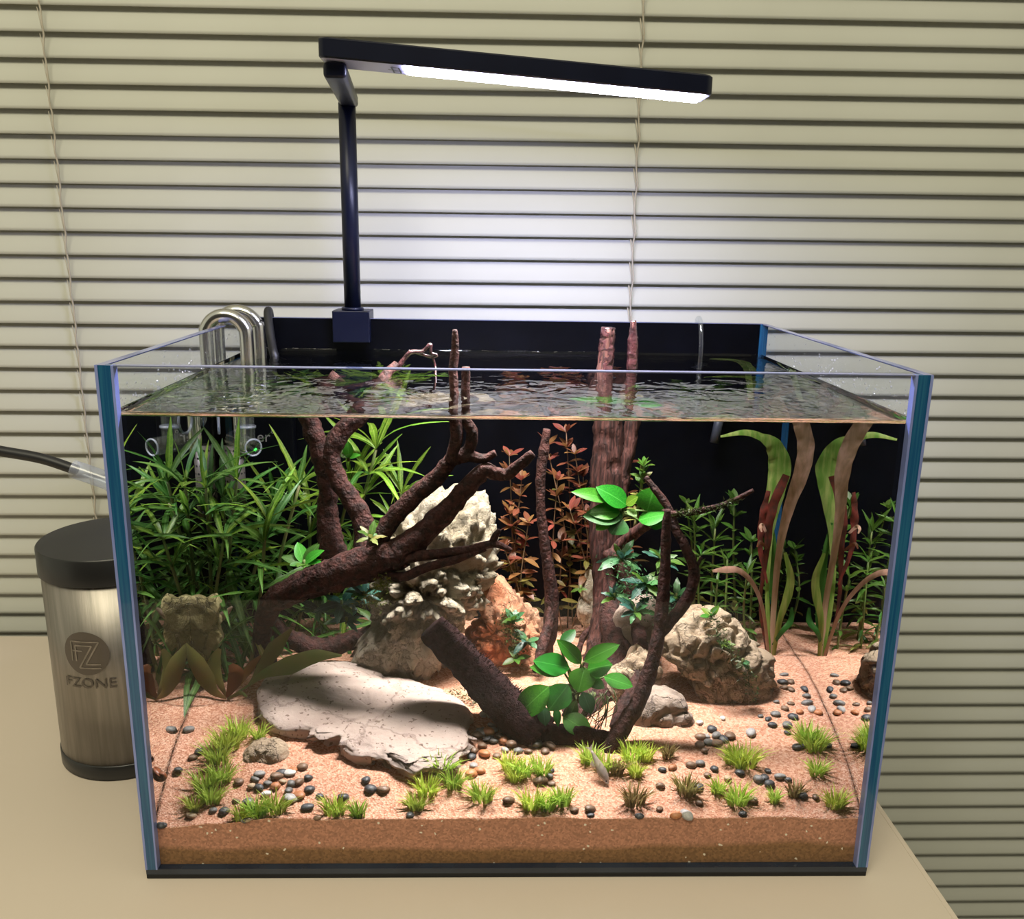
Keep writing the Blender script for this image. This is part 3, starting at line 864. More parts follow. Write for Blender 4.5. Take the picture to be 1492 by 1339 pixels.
# black hose with clear connector outside the left pane
hs_ = thing('black_hose', (-.3, .222, .22), 'black hose with a clear sleeve running to the aquarium from beyond the cylinder', 'hose')
A = [air(-60, 645, .225), air(0, 657, .225), air(60, 668, .225), air(112, 685, .224)]
V, F = tube(A, .0043, 14, 6); solid('hose', V, F, M['black_rubber'], hs_)
A = [air(106, 683, .224), air(130, 691, .224), air(158, 701, .223), air(195, 716, .223), Vector((-.2430, .222, .205)), Vector((-.2365, .222, .222)), Vector((-.2365, .222, .240))]
V, F = tube(A, .0074, 18, 6, cap=False); solid('clear_sleeve', V, F, M['frosted'], hs_)
# diffuser pipe over the back rim at the right
xd = .1655
df = thing('glass_hook_tube', (xd, .28, .3), 'thin clear hooked tube over the back rim at the tall leaf plant', 'tube')
V, F = tube([(xd, .3025, .29), (xd, .3020, .317), (xd, .297, .3230), (xd, .2885, .320), (xd, .282, .305), (xd, .281, .2935), (xd, .281, .258)], .0021, 10, 5); solid('hooked_tube', V, F, M['clear_tube'], df)
V, F = tube([(xd + .001, .281, .262), (xd + .001, .281, .2555)], .0058, 18, 1); solid('suction_cup', V, F, M['black_rubber'], df)
V, F = tube([(xd + .001, .2805, .2560), (xd - .003, .279, .2330)], .0036, 14, 2); solid('nozzle', V, F, mat('dark_grey_plastic', (.05, .055, .07), .4), df)

# ------------------------------------------------------------------ rocks
def star_rock(name, outline, c, ax, ay, an, front, back, label, m, seed=0, amp=.12, freq=28, nt=120, npn=56, ridge=0.0, rfreq=60., flat=.75, cat='rock', group=None, knob=0.0, kfreq=70, strata=0.0):
    """outline: (a, b) pairs around c in the ax, ay directions; front/back: thickness along an.
    A closed rounded solid with that outline, roughened by noise."""
    t = []
    ang = sorted(((math.atan2(b, a) % (2 * PI)), math.hypot(a, b)) for a, b in outline)
    ang = [(ang[-1][0] - 2 * PI, ang[-1][1])] + ang + [(ang[0][0] + 2 * PI, ang[0][1])]
    V, F = [], []
    size = sum(r for _, r in ang) / len(ang)
    for j in range(npn + 1):
        ph = -PI / 2 + PI * j / npn
        cp, sp = max(0, math.cos(ph)), math.sin(ph)
        rr = cp ** flat; hh = abs(sp) ** flat * (1 if sp >= 0 else -1)
        for i in range(nt):
            th = 2 * PI * i / nt
            R = interp(th, ang)
            h = hh * (front if hh > 0 else back)
            p = c + ax * (R * rr * math.cos(th)) + ay * (R * rr * math.sin(th)) + an * h
            d = (p - c); dn = d.normalized() if d.length > 1e-6 else an
            q = p * freq + Vector((seed, seed * 1.7, 0))
            k = noise.fractal(q, .75, 2.2, 6)
            disp = amp * size * k * .55
            if ridge: disp -= ridge * size * max(0, .22 - abs(noise.noise(p * rfreq + Vector((0, seed, 3))))) * 2.2
            if knob:
                f = noise.voronoi(p * kfreq + Vector((seed, 0, 0)))[0][0]
                disp += knob * size * (.55 - f)
            q2 = p + dn * disp
            if strata:      # jagged ledges round the rim
                w_ = strata * size * (1 - abs(hh)) * (noise.cell(Vector((p.x * 45 + seed, p.y * 45, p.z * 330 + 3 * noise.noise(p * 40)))) - .5 + .6 * noise.noise(p * 70))
                q2 = q2 + (ax * math.cos(th) + ay * math.sin(th)) * w_ * rr * max(.12, min(1, .15 - 1.6 * math.sin(th)))
            V.append(q2)
    for j in range(npn):
        for i in range(nt):
            a = j * nt + i; b = j * nt + (i + 1) % nt
            F.append((a, b, b + nt, a + nt))
    F.append(tuple(range(nt - 1, -1, -1))); F.append(tuple(npn * nt + i for i in range(nt)))
    o = solid(name, V, F, m)
    # origin at the rock's foot
    return tag(o, label, cat, group)
def px_outline(pts, y):
    P = [at(u, v, y) for u, v in pts]
    c = sum(P, Vector()) / len(P)
    return c, [(p.x - c.x, p.z - c.z) for p in P]
EX, EZ, EY = Vector((1, 0, 0)), Vector((0, 0, 1)), Vector((0, -1, 0))
def rock_px(name, pts, y, front, back, label, m, lean=0.0, **kw):
    c, ol = px_outline(pts, y)
    an = Vector((0, -math.cos(lean), math.sin(lean)))
    return star_rock(name, ol, c, EX, EZ, an, front, back, label, m, **kw)
rock_px('knobbly_rock', [(603, 728), (640, 714), (682, 713), (702, 722), (722, 772), (720, 812), (706, 862), (690, 890), (655, 920), (642, 965), (605, 1000), (560, 1018), (512, 1005), (515, 955), (545, 905), (552, 850), (562, 800), (583, 755)],
        .168, .030, .028, 'tall knobbly grey rock leaning behind the branching driftwood', M['rock_knobbly'], seed=2, amp=.085, freq=60, knob=.24, kfreq=105, ridge=.12, rfreq=110, nt=190, npn=110)
rock_px('orange_rock', [(714, 836), (738, 852), (765, 880), (786, 912), (790, 950), (782, 995), (756, 1015), (712, 1005), (684, 985), (678, 930), (700, 895), (698, 862)],
        .195, .024, .022, 'orange tinted rock between the knobbly rock and the thin upright branch', M['rock_orange'], seed=5, amp=.13, freq=60, knob=.18, kfreq=90, ridge=.2, rfreq=120)
# long pale slab, plan outline on the sand
def plan_rock(name, pts, z, top, bot, label, m, tilt=(0, 0), **kw):
    P = []
    for u, v in pts:
        a, b = at(u, v, .006), at(u, v, .29); t = (z - a.z) / (b.z - a.z); P.append(a + (b - a) * t)
    c = sum(P, Vector()) / len(P); ol = [(p.x - c.x, p.y - c.y) for p in P]
    an = Vector((math.sin(tilt[0]), math.sin(tilt[1]), 1)).normalized()
    ax = (Vector((1, 0, 0)) - an * an.x).normalized(); ay = an.cross(ax)
    return star_rock(name, ol, c, ax, ay, an, top, bot, label, m, **kw)
plan_rock('pale_slab_rock', [(372, 1040), (392, 1008), (440, 1000), (540, 998), (560, 1010), (625, 1018), (665, 1030), (694, 1062), (690, 1086), (655, 1098), (600, 1104), (560, 1092), (500, 1080), (440, 1068), (395, 1060)],
          .0700, .0090, .013, 'long flat pale slab rock lying on the sand in front', M['rock_slab'], tilt=(.02, -.22), seed=9, amp=.045, freq=60, ridge=.06, rfreq=60, flat=.50, strata=.15, nt=200, npn=70)
rock_px('small_round_rock', [(352, 1105), (362, 1086), (390, 1080), (415, 1085), (424, 1102), (418, 1122), (395, 1130), (362, 1122)], .062, .013, .012, 'small pale rock at the left end of the long slab', M['rock_tan'], seed=13, amp=.2, freq=60, ridge=.2, rfreq=90)
rock_px('arch_rock', [(962, 905), (985, 890), (1018, 884), (1050, 888), (1072, 905), (1090, 935), (1122, 955), (1130, 985), (1126, 1018), (1095, 1042), (1050, 1052), (1022, 1046), (1014, 1020), (1006, 985), (985, 962), (960, 950), (948, 925)],
        .140, .024, .026, 'broad tan rock with a hollow side below the small leafy plants', M['rock_tan'], seed=17, amp=.11, freq=62, ridge=.26, rfreq=95, knob=.06, kfreq=60, nt=170, npn=100)
rock_px('cracked_rock', [(925, 1015), (955, 1002), (985, 1008), (1008, 1040), (1022, 1072), (1012, 1096), (970, 1106), (925, 1100), (900, 1080), (908, 1040)], .104, .018, .016, 'cracked pinkish grey rock behind the forked branch', M['rock_grey'], seed=21, amp=.12, freq=50, ridge=.25, rfreq=60, flat=.6)
rock_px('ridged_rock', [(905, 965), (930, 940), (955, 955), (960, 1000), (945, 1035), (915, 1050), (893, 1045), (888, 1010)], .128, .014, .016, 'ridged pale rock wedged behind the glossy leaf plant', M['rock_tan'], seed=25, amp=.22, freq=60, ridge=.3, rfreq=80)
rock_px('narrow_pale_rock', [(858, 832), (868, 838), (872, 880), (866, 915), (852, 908), (850, 870)], .232, .010, .010, 'narrow pale knobbly rock standing behind the thick trunk', M['rock_knobbly'], seed=29, amp=.2, knob=.3, kfreq=90)
rock_px('shaded_rock', [(905, 880), (945, 870), (958, 900), (950, 950), (915, 960), (898, 930)], .178, .016, .016, 'dark shaded rock under the thick trunk', M['rock_grey'], seed=31, amp=.2, freq=40, knob=.2)
# algae covered piece at the left wall with a pale broken end
o = rock_px('algae_covered_bark', [(268, 872), (284, 866), (300, 872), (315, 866), (322, 880), (317, 895), (321, 912), (323, 930), (306, 936), (313, 948), (304, 962), (292, 958), (286, 972), (276, 962), (279, 940), (268, 930), (272, 900)], .142, .006, .007, 'olive algae covered slab of bark standing at the left glass wall', M['rock_moss'], cat='bark', seed=61, amp=.12, freq=120, ridge=.12, rfreq=60, flat=.32, nt=150)
V, F = tube([at(300, 915, .152), at(318, 902, .150), at(330, 892, .149), at(338, 884, .148)], [.0016, .0030, .0022, .0008], 12, 5, rough=.4)
tag(solid('broken_wood_tip', V, F, mat('pale_broken_wood', (.42, .30, .23), .7, col2=(.20, .13, .09), nscale=160)), 'pale broken wood tip beside the olive algae covered bark', 'wood')

# ------------------------------------------------------------------ driftwood
def wpt(p):
    """(u, v, y) in the water or a Vector"""
    return p if isinstance(p, Vector) else at(*p)
BN = [0]
def branch(parent, pts, rpx, m='wood', name='branch', seg=14, sub=8, rough=.20, flute=.28, rfreq=150):
    BN[0] += 1.37
    P = [wpt(p) for p in pts]
    ym = sum(p.y for p in P) / len(P)
    V, F = tube(P, [r * mpp(ym) for r in rpx], seg, sub, rough=rough, rfreq=rfreq, seed=BN[0], flute=flute)
    return solid(name, V, F, M[m], parent)
Y1 = .112
w1 = thing('branching_driftwood', at(470, 850, Y1 + .01), 'dark red-brown branching driftwood spreading over the left of the aquarium', 'driftwood')
branch(w1, [(392, 985, .175), (384, 930, .165), (396, 880, .145), (430, 858, .130), (480, 838, .118), (540, 818, .112), (590, 802, .110)], [16, 16, 18, 21, 23, 24, 22], name='trunk', seg=18)
branch(w1, [(570, 815, .110), (605, 785, .108), (648, 745, .105), (682, 708, .102), (705, 686, .101), (722, 690, .100), (738, 692, .100), (755, 678, .098), (776, 660, .097)], [22, 20, 17, 15, 14, 12, 10, 9, 9, 6])
branch(w1, [(540, 815, .114), (556, 780, .114), (590, 738, .112), (632, 700, .108), (660, 670, .104), (680, 664, .102), (704, 668, .101), (722, 660, .100)], [16, 15, 14, 13, 11, 9, 7, 5])
branch(w1, [(668, 668, .103), (684, 652, .102), (688, 628, .101), Vector((-.0316, .1005, .2780)), Vector((-.0314, .1005, .2900)), Vector((-.0312, .1005, .3060))], [9, 9, 9, 8, 6.5, 6], m='wood')
branch(w1, [(655, 672, .098), (664, 640, .097), (664, 615, .096), Vector((-.0385, .094, .2790)), Vector((-.0388, .0945, .2900)), Vector((-.0398, .0955, .3040)), Vector((-.0386, .0965, .3170)), Vector((-.0384, .097, .3305))], [8, 9, 9, 8, 7, 6.5, 6, 3.5], m='wood')
branch(w1, [(530, 815, .122), (532, 775, .128), (518, 738, .132), (496, 705, .136), (484, 672, .138), (486, 648, .140), (504, 622, .142), (530, 600, .146), Vector((-.0905, .160, .2900)), Vector((-.084, .168, .2985))], [16, 16, 15, 14, 13, 14, 14, 12, 9, 5])
branch(w1, [(492, 832, .140), (482, 790, .146), (478, 752, .150), (478, 715, .152), (470, 668, .154), (456, 625, .156), (450, 598, .158), Vector((-.1235, .162, .289))], [22, 19, 16, 15, 15, 14, 14, 12])
branch(w1, [(580, 815, .106), (630, 808, .101), (680, 802, .098), (718, 792, .096), (745, 802, .095)], [9, 8, 7, 6, 4])
branch(w1, [(565, 838, .108), (590, 840, .104), (620, 828, .100), (665, 815, .097), (708, 800, .096)], [8, 8, 7, 6, 3])
branch(w1, [(715, 795, .096), (722, 780, .096), (728, 772, .095)], [5, 5, 3])
branch(w1, [(388, 900, .16), (420, 930, .168), (470, 945, .172), (520, 930, .172), (548, 915, .170)], [12, 15, 16, 14, 8], name='root')
# wet twig standing out of the water
tw = thing('wet_twig', Vector((-.078, .175, .29)), 'thin wet dark twig arching out of the water in front of the lamp clamp', 'twig')
branch(tw, [air(580, 538, .172), air(590, 522, .172), air(600, 513, .172), air(615, 512, .172), air(627, 502, .172), air(628, 514, .172), air(637, 517, .172)], [4, 4, 4, 3.5, 3, 3, 3], m='wood_wet', seg=8, rough=.3, rfreq=200)
branch(tw, [air(596, 514, .172), air(597, 510, .172)], [2.5, 1.5], m='wood_wet', seg=8)
branch(tw, [air(608, 514, .172), air(628, 520, .173), air(638, 518, .173)], [3, 3, 2.5], m='wood_wet', seg=8)
branch(tw, [air(630, 518, .172), air(634, 532, .172), air(635, 548, .168)], [2, 1.6, 1.5], m='wood_wet', seg=8)
branch(tw, [air(585, 535, .172), air(565, 545, .170), air(556, 553, .167)], [3, 3, 2.5], m='wood_wet', seg=8)

# thick trunk
w2 = thing('upright_trunk', on_sand(868, 985), 'thick upright driftwood trunk rising through the water surface', 'driftwood')
branch(w2, [(862, 1000, .165), (874, 960, .180), (884, 900, .190), (886, 850, .196), (882, 800, .200), (886, 740, .203), (884, 690, .205), (886, 640, .207), Vector((.0705, .2075, .270)), Vector((.0735, .2085, .290)), Vector((.0750, .2085, .3215))], [30, 26, 23, 21, 21, 24, 24, 23, 22, 13, 10], name='trunk', m='rib', seg=22, rough=.14, flute=.3)
branch(w2, [(896, 745, .200), (904, 705, .204), (906, 685, .206), (916, 650, .208), (922, 615, .210), Vector((.0925, .2095, .275)), Vector((.0950, .2100, .290)), Vector((.0945, .2100, .3270))], [12, 12, 12, 11, 11, 9, 7, 5], m='rib')
branch(w2, [(880, 800, .198), (905, 815, .190), (918, 850, .186), (925, 890, .184), (930, 930, .184)], [14, 15, 14, 14, 14], m='rib')
branch(w2, [(898, 800, .196), (920, 780, .185), (945, 762, .172), (968, 748, .160)], [12, 10, 9, 8], m='rib')
branch(w2, [(886, 850, .195), (892, 900, .182), (896, 955, .158), (876, 1005, .130), (838, 1045, .108), (815, 1070, .095)], [14, 21, 24, 25, 24, 16], name='root')
branch(w2, [(872, 905, .19), (852, 925, .19), (843, 950, .186), (840, 975, .182)], [4, 5, 5, 4], name='root')
branch(w2, [(914, 860, .187), (928, 915, .165), (934, 960, .13), (925, 1000, .11), (905, 1034, .095), (895, 1060, .085)], [8, 12, 12, 11, 11, 8], name='root')
# wet tops above the water get their own bark
for (a, r) in (([Vector((.0738, .2085, .2895)), Vector((.0744, .2085, .300)), Vector((.0748, .2085, .312)), Vector((.0752, .2085, .3225))], [13.5, 12, 11, 10]), ([Vector((.0950, .2100, .2895)), Vector((.0948, .2100, .3000)), Vector((.0946, .2100, .3130)), Vector((.0945, .2100, .3280))], [8.5, 8.5, 8, 4.5])):
    branch(w2, a, r, m='wood_wet', name='wet_bark', seg=20, rough=.22, rfreq=260)

# stump, cut end up to the left
w3 = thing('cut_stump', on_sand(770, 1062), 'thick dark fuzzy stump slanting out of the sand between slab and glossy plant', 'driftwood')
branch(w3, [(628, 914, .098), (668, 955, .096), (716, 1006, .090), (752, 1044, .084), (785, 1075, .078)], [23, 27, 31, 33, 34], name='stump', m='wood_hair', seg=22, rough=.12)
branch(w3, [(752, 1050, .082), (800, 1070, .078), (850, 1072, .074), (892, 1078, .070)], [24, 22, 18, 12], name='root', m='wood_hair')
parts = []
for k in range(800):           # short fuzz on its upper side
    t = random.random() ** .8
    c = at(632 + 130 * t, 917 + 133 * t, .098 - .014 * t); r = (23 + 9 * t) * mpp(.09)
    ax = (at(762, 1050, .084) - at(632, 917, .098)).normalized(); a = random.uniform(-1.3, 1.3)
    up = (Vector((0, 0, 1)) - ax * ax.z).normalized(); sd = ax.cross(up)
    d = up * math.cos(a) + sd * math.sin(a); b = c + d * r * .97
    e = b + (d + Vector((random.uniform(-.5, .5), random.uniform(-.5, .5), random.uniform(-.2, .5)))) * random.uniform(.0012, .0042)
    wv = ax * .00025
    parts.append(([b - wv, b + wv, e], [(0, 1, 2)]))
V, F = join(*parts); tag(solid('fuzz', V, F, M['wood_hair'], w3, False), kind='stuff')

# forked branch
w4 = thing('forked_branch', on_sand(888, 1090), 'slender forked dark branch rising from the sand right of the glossy plant', 'driftwood')
branch(w4, [(884, 1096, .066), (900, 1070, .068), (926, 1030, .072), (944, 985, .076), (958, 935, .079), (966, 880, .081), (970, 820, .082), (971, 770, .082), (973, 742, .082)], [14, 14, 13, 12, 11, 10, 8, 7, 5])
branch(w4, [(958, 930, .080), (978, 905, .081), (1002, 872, .083), (1012, 836, .085), (1000, 800, .087), (984, 770, .090), (974, 742, .093), (955, 715, .097), (940, 695, .100)], [9, 9, 9, 8, 8, 7, 6, 6, 4])
branch(w4, [(968, 748, .092), (1000, 748, .090), (1030, 742, .089), (1062, 732, .088), (1098, 714, .087)], [5, 5, 5, 4, 3])
branch(w4, [(1010, 838, .085), (1018, 820, .085), (1022, 812, .085)], [4, 3, 2])
# thin upright
w5 = thing('thin_branch', on_sand(788, 985), 'thin straight upright branch among the red leaved stems', 'driftwood')
branch(w5, [(772, 1010, .165), (792, 960, .172), (802, 905, .178), (802, 855, .180), (794, 800, .180), (789, 750, .180), (788, 700, .180), (793, 655, .180), (797, 625, .180)], [14, 12, 11, 10, 8, 7, 7, 7, 5], seg=12)
branch(w5, [(802, 870, .180), (800, 905, .172), (792, 935, .160), (784, 965, .150)], [3, 7, 8, 6], name='root')

# ------------------------------------------------------------------ leaves
def leaf_mesh(name, width, peak=.45, fold=.12, bend=.15, segs=8, ripple=0.0, tip=1.0, twist=0.0):
    """unit-length leaf along +x, normal +z, width = full width as a share of the length"""
    V, F = [], []
    for i in range(segs + 1):
        t = i / segs
        a = t / peak if t < peak else (1 - t) / (1 - peak)
        w = width * .5 * (math.sin(min(1, max(0, a)) * PI / 2) ** tip) + .004
        z = -bend * t * t
        rp_ = ripple * math.sin(t * segs * 1.9)
        tw = twist * t
        for s in (-1, 0, 1):
            yy = s * w * (1 + (.12 * math.sin(i * 2.1 + s) if ripple else 0)); zz = fold * abs(s) * w + rp_ * s * s * (1 if s > 0 else -1)
            V.append((t, yy * math.cos(tw) - zz * math.sin(tw), z + yy * math.sin(tw) + zz * math.cos(tw)))
    for i in range(segs):
        for k in (0, 1):
            a = i * 3 + k; F.append((a, a + 1, a + 4, a + 3))
    return mk_mesh(name, V, F)
LEAF = {
    'lance': [leaf_mesh('lance_leaf', .092, .40, .3, b, 10, .004, .8, tw) for b, tw in ((.15, .5), (.35, -.6), (.6, .7), (.05, .2), (.8, -.4), (.95, .5))],
    'leafy': [leaf_mesh('pointed_leaf', .17, .42, .3, b, 7, .005, .8, tw) for b, tw in ((.1, .3), (.3, -.4), (.55, .4))],
    'wide': [leaf_mesh('oval_leaf', .52, .45, .22, b, 9, 0, .75) for b in (.08, .2, .3)],
    'small': [leaf_mesh('small_leaf', .42, .55, .15, b, 5, 0, .8) for b in (.1, .3)],
    'wavy': [leaf_mesh('wavy_leaf', .30, .5, .2, b, 10, .02, .8, tw) for b, tw in ((.15, .3), (.35, -.3))],
}
LC = {}
def leaf_obj(parent, me, m, base, xdir, zdir, length, wscale=1.0, name='leaf'):
    key = (me.name, m)
    if key not in LC:
        q = me.copy(); q.materials.clear(); q.materials.append(M[m]); LC[key] = q
    o = bpy.data.objects.new(name, LC[key]); link(o, parent)
    x = xdir.normalized(); z = (zdir - x * zdir.dot(x))
    z = z.normalized() if z.length > 1e-4 else x.orthogonal().normalized()
    y = z.cross(x)
    b = base - Vector(parent.location)
    o.matrix_local = Matrix(((x.x * length, y.x * length * wscale, z.x * length, b.x), (x.y * length, y.y * length * wscale, z.y * length, b.y), (x.z * length, y.z * length * wscale, z.z * length, b.z), (0, 0, 0, 1)))
    return o
UP = Vector((0, 0, 1))
TX = .2165
def clampx(p):
    return Vector((max(-TX, min(TX, p.x)), max(.012, min(.2875, p.y)), p.z))
def inside(base, d, L):
    """shorten/turn a leaf direction so that it stays in the tank"""
    e = base + d * L
    if e.x < -TX: d = Vector((-(base.x + TX) / L * .0 + (-TX - base.x) / L, d.y, d.z + .2))
    if e.x > TX: d = Vector(((TX - base.x) / L, d.y, d.z + .2))
    e = base + d * L
    if e.y > .288: d = Vector((d.x, (.288 - base.y) / L, d.z + .1))
    if e.z > WATER_Z - .003: d = Vector((d.x, d.y, (WATER_Z - .003 - base.z) / L))
    return d
def stem_plant(name, label, cat, group, base, top, kind, mats, nodes, per, len0, len1, rnd, elev=(.2, 1.0), stem_r=.0016, stem_m='stem', wscale=1.0, crown=True, t0=.12):
    base, top = clampx(base), clampx(top)
    t = thing(name, base, label, cat, group)
    mid = (base + top) / 2 + Vector((rnd.uniform(-.006, .006), rnd.uniform(-.006, .006), 0))
    P = [base + Vector((0, 0, -.004)), mid, top]
    V, F = tube(P, [stem_r, stem_r * .7], 7, 6); solid('stem', V, F, M[stem_m], t)
    C = catmull(P, 20)
    for k in range(nodes):
        f = t0 + (1 - t0) * k / max(1, nodes - 1)
        p = C[min(len(C) - 1, int(f * (len(C) - 1)))]
        L = len0 + (len1 - len0) * f
        ph = rnd.uniform(0, 6.28)
        last = crown and k >= nodes - 2
        cnt = per + (3 if last else 0)
        for j in range(cnt):
            a = ph + 2 * PI * j / cnt + rnd.uniform(-.3, .3)
            el = elev[0] + (elev[1] - elev[0]) * f ** 2 + rnd.uniform(-.45, .45)
            if last: el = rnd.uniform(.35, 1.25)
            d = Vector((math.cos(a) * math.cos(el), math.sin(a) * math.cos(el), math.sin(el)))
            l = L * rnd.uniform(.6, 1.2)
            d = inside(p, d, l)
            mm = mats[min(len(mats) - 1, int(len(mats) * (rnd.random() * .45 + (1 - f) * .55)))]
            leaf_obj(t, rnd.choice(LEAF[kind]), mm, p, d, UP + Vector((rnd.uniform(-.3, .3), rnd.uniform(-.5, .1), 0)), l * min(1.0, d.length), wscale)
    return t
rnd = random.Random(11)
# left: bushy narrow leaved stems
WL = 'tall bright green stem plant with long narrow leaves at the left glass wall'
WG = 'narrow leaved green stems at the left'
for (bu, bv, tu, tv, y, n, l) in ((322, 985, 345, 690, .195, 9, .036), (395, 965, 436, 695, .200, 9, .036), (300, 960, 318, 715, .235, 8, .034), (362, 975, 388, 745, .165, 7, .034), (345, 950, 398, 720, .250, 8, .034), (300, 1000, 326, 775, .160, 6, .032), (430, 960, 452, 740, .245, 7, .034), (268, 1000, 300, 700, .175, 8, .033)):
    s = at(bu, bv, y); s.z = sand_z(s.x, s.y)
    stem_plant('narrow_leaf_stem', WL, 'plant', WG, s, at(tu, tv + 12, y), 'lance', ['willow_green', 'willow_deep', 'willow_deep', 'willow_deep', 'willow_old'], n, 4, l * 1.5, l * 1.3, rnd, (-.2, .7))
for (bu, bv, tu, tv, y, n, l) in ((500, 950, 548, 655, .215, 9, .038), (470, 950, 512, 700, .245, 7, .034), (560, 900, 585, 720, .26, 5, .030)):
    s = at(bu, bv, y); s.z = sand_z(s.x, s.y)
    stem_plant('narrow_leaf_stem', 'bright green narrow leaved stem plant behind the branching driftwood', 'plant', 'narrow leaved stems behind the driftwood', s, at(tu, tv, y), 'lance', ['willow_green', 'willow_green', 'willow_deep', 'willow_deep'], n, 6, l * 1.2, l * 1.3, rnd, (-.1, .8))
# centre back: red stems
RG = 'red stems in the middle'
for i, (tu, tv, y) in enumerate(((742, 665, .255), (760, 700, .245), (797, 650, .265), (825, 630, .262), (838, 662, .255), (850, 695, .262), (812, 700, .245), (742, 745, .240), (770, 762, .232), (830, 740, .238), (858, 745, .235), (735, 800, .225), (905, 632, .268), (760, 800, .25), (820, 790, .25))):
    b = at(tu + rnd.uniform(-15, 15), 915, y); b.z = sand_z(b.x, b.y)
    t = at(tu, tv, y)
    nn = max(4, int((t.z - b.z) / .0135))
    b = b + Vector((rnd.uniform(-.02, .02), 0, 0))
    stem_plant('red_stem_plant', ('thin red leaved stem plant between the knobbly rock and the thin branch' if tu < 788 else ('thin red leaved stem plant between the thin branch and the thick trunk' if tu < 880 else 'short red leaved stem plant peeping past the thick trunk')), 'plant', RG + (' left' if tu < 788 else ' right'), b, t, 'small', ['rotala_red', 'rotala_red', 'rotala_olive', 'rotala_olive'], nn, 3, .0150, .0115, rnd, (-.1, .3), .0006, 'stem_red', .9, True, .3)
# right back: green bush stems
GG = 'green bushy stems at the right back'
for (tu, tv, y, l, kd) in ((1012, 760, .235, .020, 0), (1042, 770, .240, .022, 0), (1070, 735, .250, .020, 1), (1095, 790, .235, .020, 1), (1020, 810, .225, .018, 0), (1060, 815, .220, .018, 0), (1088, 840, .215, .018, 0), (1120, 800, .270, .020, 1), (1000, 735, .265, .018, 1), (1150, 830, .275, .018, 0), (1160, 800, .28, .016, 1), (1045, 850, .205, .016, 0)):
    b = at(tu + rnd.uniform(-14, 14), 905, y); b.z = sand_z(b.x, b.y)
    t = at(tu, tv, y); nn = max(5, int((t.z - b.z) / .009))
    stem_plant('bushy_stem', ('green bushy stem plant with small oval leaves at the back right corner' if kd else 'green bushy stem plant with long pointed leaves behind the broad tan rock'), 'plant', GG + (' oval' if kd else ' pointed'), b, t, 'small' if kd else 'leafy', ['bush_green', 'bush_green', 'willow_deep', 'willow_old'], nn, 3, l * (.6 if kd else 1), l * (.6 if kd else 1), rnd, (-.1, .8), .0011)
# bright feathery shoot near the twig
b = at(925, 760, .19); stem_plant('feathery_shoot', 'pale green knobbly shoot beside the thick trunk', 'plant', None, b, at(938, 680, .19), 'small', ['bush_green', 'willow_old'], 9, 4, .010, .008, rnd, (.2, .9), .0014)

def leaves_px(root, L, m_default, kind='wide', yb=.1, zdir=Vector((0, -1, .75))):
    for it in L:
        bu, bv, tu, tv, w = it[:5]
        mm = it[5] if len(it) > 5 and it[5] else m_default
        dy = it[6] if len(it) > 6 else -.006
        b = at(bu, bv, yb); e = at(tu, tv, yb + dy)
        d = e - b; ln = d.length
        base_w = .52 if kind == 'wide' else (.30 if kind == 'wavy' else .42)
        ws = (w * mpp(yb)) / (ln * base_w)
        leaf_obj(root, rnd.choice(LEAF[kind]), mm, b, d + Vector((0, 0, ln * .10)), zdir, ln * 1.08, ws * 1.32)
        V, F = tube([root.location + Vector((rnd.uniform(-.002, .002), 0, .001)), (root.location + b) / 2 + Vector((0, -.001, .002)), b], [.0009, .0007], 6, 4)
        solid('leaf_stalk', V, F, M['stem'], root)
a1 = thing('glossy_leaf_plant', at(838, 1015, .088), 'glossy bright green broad leaved plant at the foot of the stump', 'plant')
leaves_px(a1, [(800, 1000, 755, 1044, 32), (828, 997, 803, 1034, 30), (830, 974, 784, 966, 27), (822, 980, 776, 976, 18), (847, 967, 817, 938, 18), (851, 964, 897, 944, 20), (852, 972, 844, 1006, 30), (856, 976, 886, 970, 26), (858, 990, 878, 1003, 14),
               (880, 986, 918, 1002, 19), (820, 1044, 857, 1068, 26, 'anubias', -.010), (849, 1008, 860, 1038, 18, 'anubias_dark'), (791, 1028, 794, 1056, 15, 'anubias_dark'), (810, 1030, 813, 1056, 9), (816, 942, 838, 920, 14, 'anubias_dark', .012), (830, 1010, 800, 1012, 14, 'anubias_dark', .01), (840, 1020, 825, 1058, 16, 'anubias_dark', .004)], 'anubias', yb=.078)
V, F = tube([at(815, 1010, .086), at(840, 1018, .088), at(868, 1012, .09)], [.003, .003, .002], 8, 5, rough=.3); solid('rhizome', V, F, M['stem'], a1)
parts = []
for k in range(26):
    u, v = rnd.uniform(850, 895), rnd.uniform(1005, 1020)
    parts.append(tube([at(u, v, .085), at(u + rnd.uniform(-18, 10), v + 22, .08), at(u + rnd.uniform(-30, 10), v + rnd.uniform(35, 60), .08)], [.0005, .0003], 4, 4))
V, F = join(*parts); tag(solid('roots', V, F, M['moss'], a1), kind='stuff')
a2 = thing('glossy_leaf_plant', at(905, 750, .165), 'glossy green broad leaved plant growing high on the thick trunk', 'plant')
leaves_px(a2, [(914, 737, 878, 713, 24), (892, 729, 840, 719, 16), (904, 746, 863, 748, 20), (943, 745, 952, 718, 34), (930, 758, 969, 752, 20), (908, 752, 855, 756, 24, 'anubias_dark'), (906, 755, 893, 776, 28, 'anubias_dark'), (888, 757, 871, 772, 14), (912, 735, 928, 726, 12, 'willow_green'), (914, 742, 926, 752, 9, 'willow_green'), (948, 768, 968, 763, 11, 'anubias_dark'), (900, 742, 884, 764, 20, 'anubias_dark', .004)], 'anubias', yb=.160)
